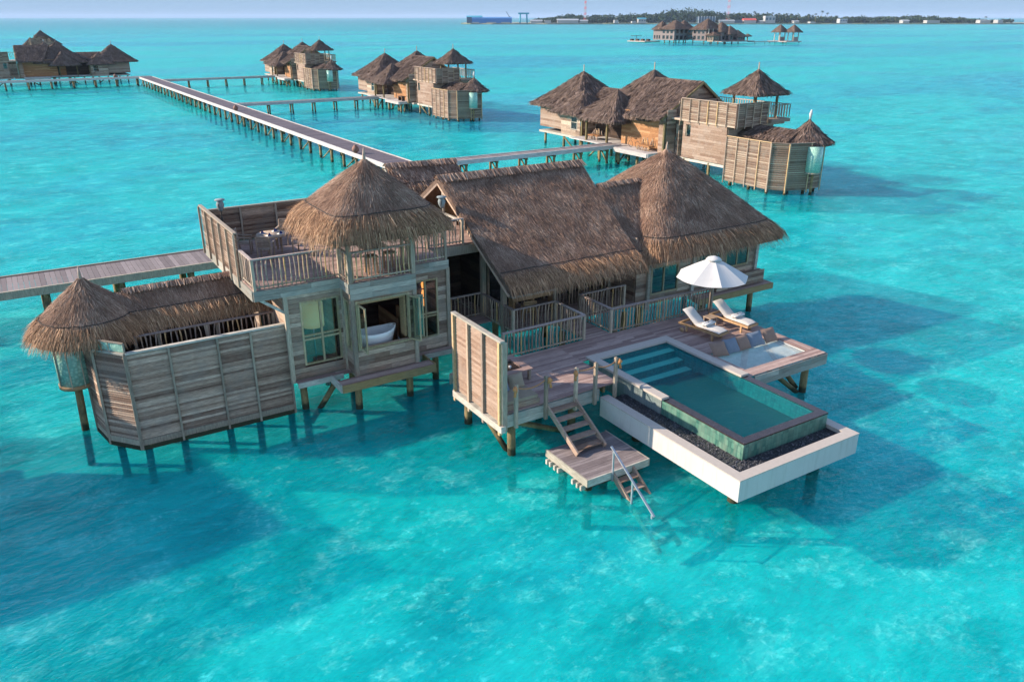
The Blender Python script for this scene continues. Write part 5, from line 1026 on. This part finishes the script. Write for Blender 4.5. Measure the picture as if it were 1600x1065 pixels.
for i in range(760):
    px = rnd(842, 1610); s_ = pxs(px); d = rnd(40, 260); h = canopy_h(px) * rnd(.6, 1.2); c_ = isl(s_, d); q, t_ = leafcloud(c_.x, c_.y, 1 + h * .55, rnd(7, 13), rnd(7, 13), h * .5, 90, 2.0); wv.append(q); wt.append(t_)
wr = T('wood', None, None, tuple(isl(.5, 150))); bpy.data.objects.remove(wr)
WP['__w'] = Vector((0, 0, 0))
class _P: name = '__w'
def quads_top(name, vs, t_, mat, loc):
    n_ = len(vs); me = bpy.data.meshes.new(name); me.from_pydata((vs.reshape(-1, 3) - np.array(loc)).tolist(), [], np.arange(n_ * 4).reshape(-1, 4).tolist())
    at = me.attributes.new('tint', 'FLOAT', 'FACE'); at.data.foreach_set('value', np.clip(t_, 0, 1).astype(np.float32)); me.materials.append(M[mat]); o = link(name, me, None, loc); o.location = loc; return o
o = quads_top('island_wood', np.concatenate(wv), np.concatenate(wt), 'leaf', (0, 0, 0)); tag(o, 'dark green wood covering the low island on the horizon', 'wood', kind='stuff')
# individual palms standing above the wood
def palm(loc, h):
    t = T('palm_tree', '', 'palm tree', tuple(loc), 'palms standing above the island wood'); x, y, z = loc
    one('trunk', 'pile', t, MB.tube, [(x, y, z), (x + .6, y, z + h * .5), (x + 1.2, y, z + h)], [.5, .35, .3], 6)
    b = MB()
    for i in range(13):
        a = i * .483 + rnd(-.1, .1); e_ = rnd(-.2, .8); c_, s_ = math.cos(a), math.sin(a); pr = None
        pts = [(x + 1.2 + c_ * 4.2 * u, y + s_ * 4.2 * u, z + h + e_ * 3 * u - 3.2 * u * u) for u in (0, .35, .7, 1)]
        for j in range(3):
            w_ = (.5, .9, .5, .1)[j], (.5, .9, .5, .1)[j + 1]; p0, p1 = pts[j], pts[j + 1]
            b.add([(p0[0] - s_ * w_[0], p0[1] + c_ * w_[0], p0[2] - .2), p0, p1, (p1[0] - s_ * w_[1], p1[1] + c_ * w_[1], p1[2] - .2)], [(0, 1, 2, 3)]); b.add([(p0[0] + s_ * w_[0], p0[1] - c_ * w_[0], p0[2] - .2), p0, p1, (p1[0] + s_ * w_[1], p1[1] - c_ * w_[1], p1[2] - .2)], [(3, 2, 1, 0)])
    b.build('crown', 'leaf', t); return t
p0 = palm(isl(pxs(1205), 40, 1), 20); index_kids()
PLM = [(1205, 20), (872, 13), (880, 15), (893, 15), (908, 16), (921, 16), (936, 17), (951, 16), (966, 15), (984, 17), (1000, 18), (1016, 20), (1032, 19), (1044, 21), (1058, 21), (1123, 22), (1134, 23), (1160, 20), (1172, 19), (1191, 25), (1195, 22), (1217, 22), (1226, 21), (1236, 19), (1246, 20), (1258, 17), (1276, 19), (1284, 20), (1303, 26), (1312, 22), (1338, 12), (1372, 12), (1420, 12), (1486, 15), (1571, 14)]
for i, (px, h) in enumerate(PLM):
    t = p0 if i == 0 else copy_tree(p0); t.location = isl(pxs(px), rnd(35, 90), 1); k = h / 20; t.scale = (1, 1, k); t.rotation_euler.z = rnd(0, 6)
    od = sorted(a for a, _ in PLM).index(px) + 1; sf = 'th' if 10 < od < 14 else {1: 'st', 2: 'nd', 3: 'rd'}.get(od % 10, 'th')
    t['label'] = f'{od}{sf} palm from the left among those rising above the horizon wood'
def block(name, px0, px1, d, dep, z1, mat, label, roof=None, rz=0, cat='building', wins=0, group=None, z0=1.2):
    a, c_ = isl(pxs(px0), d, 0), isl(pxs(px1), d, 0); t = T(name, label, cat, tuple((a + c_) / 2), group); mid = (a + c_) / 2 + IY * dep / 2; L = (c_ - a).length
    one('wall', mat, t, MB.obox, mid + Vector((0, 0, (z0 + z1) / 2)), IX * L / 2, IY * dep / 2, Vector((0, 0, (z1 - z0) / 2)), .5)
    if roof:
        b = MB(); e_ = 1.0; P = [mid + IX * sx_ * (L / 2 + e_) + IY * sy_ * (dep / 2 + e_) + Vector((0, 0, z1)) for sx_ in (-1, 1) for sy_ in (-1, 1)]; R_ = [mid + IX * sx_ * (L / 2 + e_) + Vector((0, 0, z1 + rz)) for sx_ in (-1, 1)]
        b.add([tuple(q) for q in P + R_], [(0, 2, 5, 4), (1, 4, 5, 3), (0, 4, 1), (2, 3, 5), (0, 1, 3, 2)]); b.build('roof', roof, t)
    for i in range(wins): one('window', 'slate', t, MB.obox, a + IX * L * (i + .5) / wins - IY * .2 + Vector((0, 0, z0 + (z1 - z0) * .6)), IX * L / wins * .28, IY * .15, Vector((0, 0, (z1 - z0) * .16)))
    return t
block('warehouse', 737, 800, 30, 60, 11.5, 'blue', 'long blue warehouse at the left tip of the island', 'blue', 2.5, wins=0); block('warehouse', 728, 752, 50, 60, 14, 'slate', 'dark green-blue shed behind the left end of the blue warehouse', 'teal', 3)
for a, c_ in ((738, 748), (760, 775), (783, 797)): block('shore_shed', a, c_, 12, 10, 3.6, 'white_wall', {738: 'first', 760: 'second', 783: 'third'}[a] + ' low white shed at the water in front of the blue warehouse, from the left', None, group='white sheds before the warehouse')
ga = isl(pxs(819), 40); gt_ = T('gantry_crane', 'teal portal gantry crane standing on the shore beside the blue warehouse', 'crane', tuple(ga))
for s_ in (-1, 1):
    for d in (0, 12): part_bar('leg', 'teal', gt_, ga + IX * s_ * 8 + IY * d, ga + IX * s_ * 7 + IY * d + Vector((0, 0, 20)), 2.2, 2.2)
one('girder', 'teal', gt_, MB.obox, ga + IY * 6 + Vector((0, 0, 21.5)), IX * 12, IY * 7, Vector((0, 0, 1.6)))
ca = isl(pxs(797), 60); ct = T('jib_crane', 'thin dark jib crane leaning over the roof of the blue warehouse', 'crane', tuple(ca)); one('mast', 'slate', ct, MB.bar, ca, ca + Vector((0, 0, 15)), 2.5, 2.5); one('jib', 'slate', ct, MB.bar, ca + Vector((0, 0, 13)), ca - IX * 8 + Vector((0, 0, 26)), 1.2, 1.2)
LST = [(830, 848, 5, 'white_wall', 'grey_roof', 2, 'low white hall right of the gantry crane'), (852, 862, 6, 'white_wall', None, 0, 'small white block near the gantry crane'), (872, 905, 6, 'white_wall', 'grey_roof', 3, 'wide grey-roofed hall among trees below the first radio mast'), (908, 920, 5, 'white_wall', 'grey_roof', 2, 'pale shed right of the grey-roofed hall'), (962, 968, 7, 'white_wall', None, 0, 'tiny white square hut on the shore'), (1000, 1012, 9, 'white_wall', 'teal', 2, 'house with green-blue roof among the trees'),
       (990, 996, 4, 'white_wall', None, 0, 'tiny pale hut at the shore left of the far private villa'), (1128, 1152, 5, 'white_wall', 'grey_roof', 2, 'long white shed behind the far private villa'), (1167, 1186, 6, 'white_wall', 'red_roof', 4, 'white house with a bright red roof on the island shore'), (1152, 1164, 6, 'slate', None, 0, 'dark low block left of the red-roofed house'), (1200, 1216, 15, 'white_wall', None, 0, 'white multi-storey building rising among the palms'),
       (1192, 1198, 4, 'white_wall', 'grey_roof', 1.5, 'small pale hut right of the red-roofed house'), (1246, 1254, 4, 'white_wall', 'grey_roof', 1.5, 'small white hut on the yellow shore'), (1272, 1280, 3, 'white_wall', None, 0, 'low white container on the yellow shore'), (1318, 1330, 9, 'grey_roof', None, 0, 'hazy grey block behind the right hand trees'), (1418, 1428, 5, 'white_wall', 'grey_roof', 2, 'small gabled hut on the sandy right shore'), (1456, 1476, 6, 'white_wall', None, 0, 'white flat-roofed building on the right shore'), (1540, 1556, 6, 'white_wall', 'grey_roof', 1, 'faint pale shed near the right end of the island'), (1568, 1576, 7, 'white_wall', None, 0, 'faint white block at the right end of the island')]
for a, c_, h, wm, rf, rz, lb in LST: block('island_building', a, c_, 22, 18, 1.5 + h, wm, lb, rf, rz, wins=3 if h > 8 else 0)
tk = block('tank_building', 1096, 1122, 30, 20, 15, 'slate', 'dark slate building with ribbed front behind the far private villa', None)
for i in range(7): a = isl(pxs(1096), 28).lerp(isl(pxs(1122), 28), i / 6); part_bar('rib', 'grey_roof', tk, a, a + Vector((0, 0, 16)), .8, .8)
def mast(px, h, w_, lb, seg):
    a = isl(pxs(px), 70, 0); t = T('radio_mast', lb, 'radio mast', tuple(a))
    for i in range(seg):
        z0, z1 = h * i / seg, h * (i + 1) / seg; k0, k1 = w_ * (1 - .5 * i / seg), w_ * (1 - .5 * (i + 1) / seg); b = MB()
        for s1 in (-1, 1):
            for s2 in (-1, 1): b.bar(a + Vector((s1 * k0, s2 * k0, z0)), a + Vector((s1 * k1, s2 * k1, z1)), .32, .32)
        for s1 in (-1, 1): b.bar(a + Vector((-k0, s1 * k0, z0)), a + Vector((k1, s1 * k1, z1)), .3, .3); b.bar(a + Vector((s1 * k0, k0, z0)), a + Vector((s1 * k1, -k1, z1)), .3, .3)
        b.build('lattice_section', 'red' if i % 2 else 'white_wall', t)
mast(919, 66, 2.2, 'tall thin red and white lattice mast above the left half of the island', 11); mast(1150, 58, 2.8, 'stouter red and white lattice mast right of the slate building', 9)
# ================================================================== HAZE
mh = bpy.data.materials.new('haze_air'); mh.use_nodes = True; n = mh.node_tree.nodes; n.remove(n['Principled BSDF'])
pv = n.new('ShaderNodeVolumePrincipled'); pv.inputs['Color'].default_value = (.55, .72, .95, 1); pv.inputs['Density'].default_value = .00006; pv.inputs['Anisotropy'].default_value = 0
mh.node_tree.links.new(pv.outputs[0], n['Material Output'].inputs['Volume'])
M['haze'] = mh; b = MB(); b.box(-18100, 26100, -6100, 26100, -3, 74); tag(b.build('haze', 'haze'), kind='stuff')
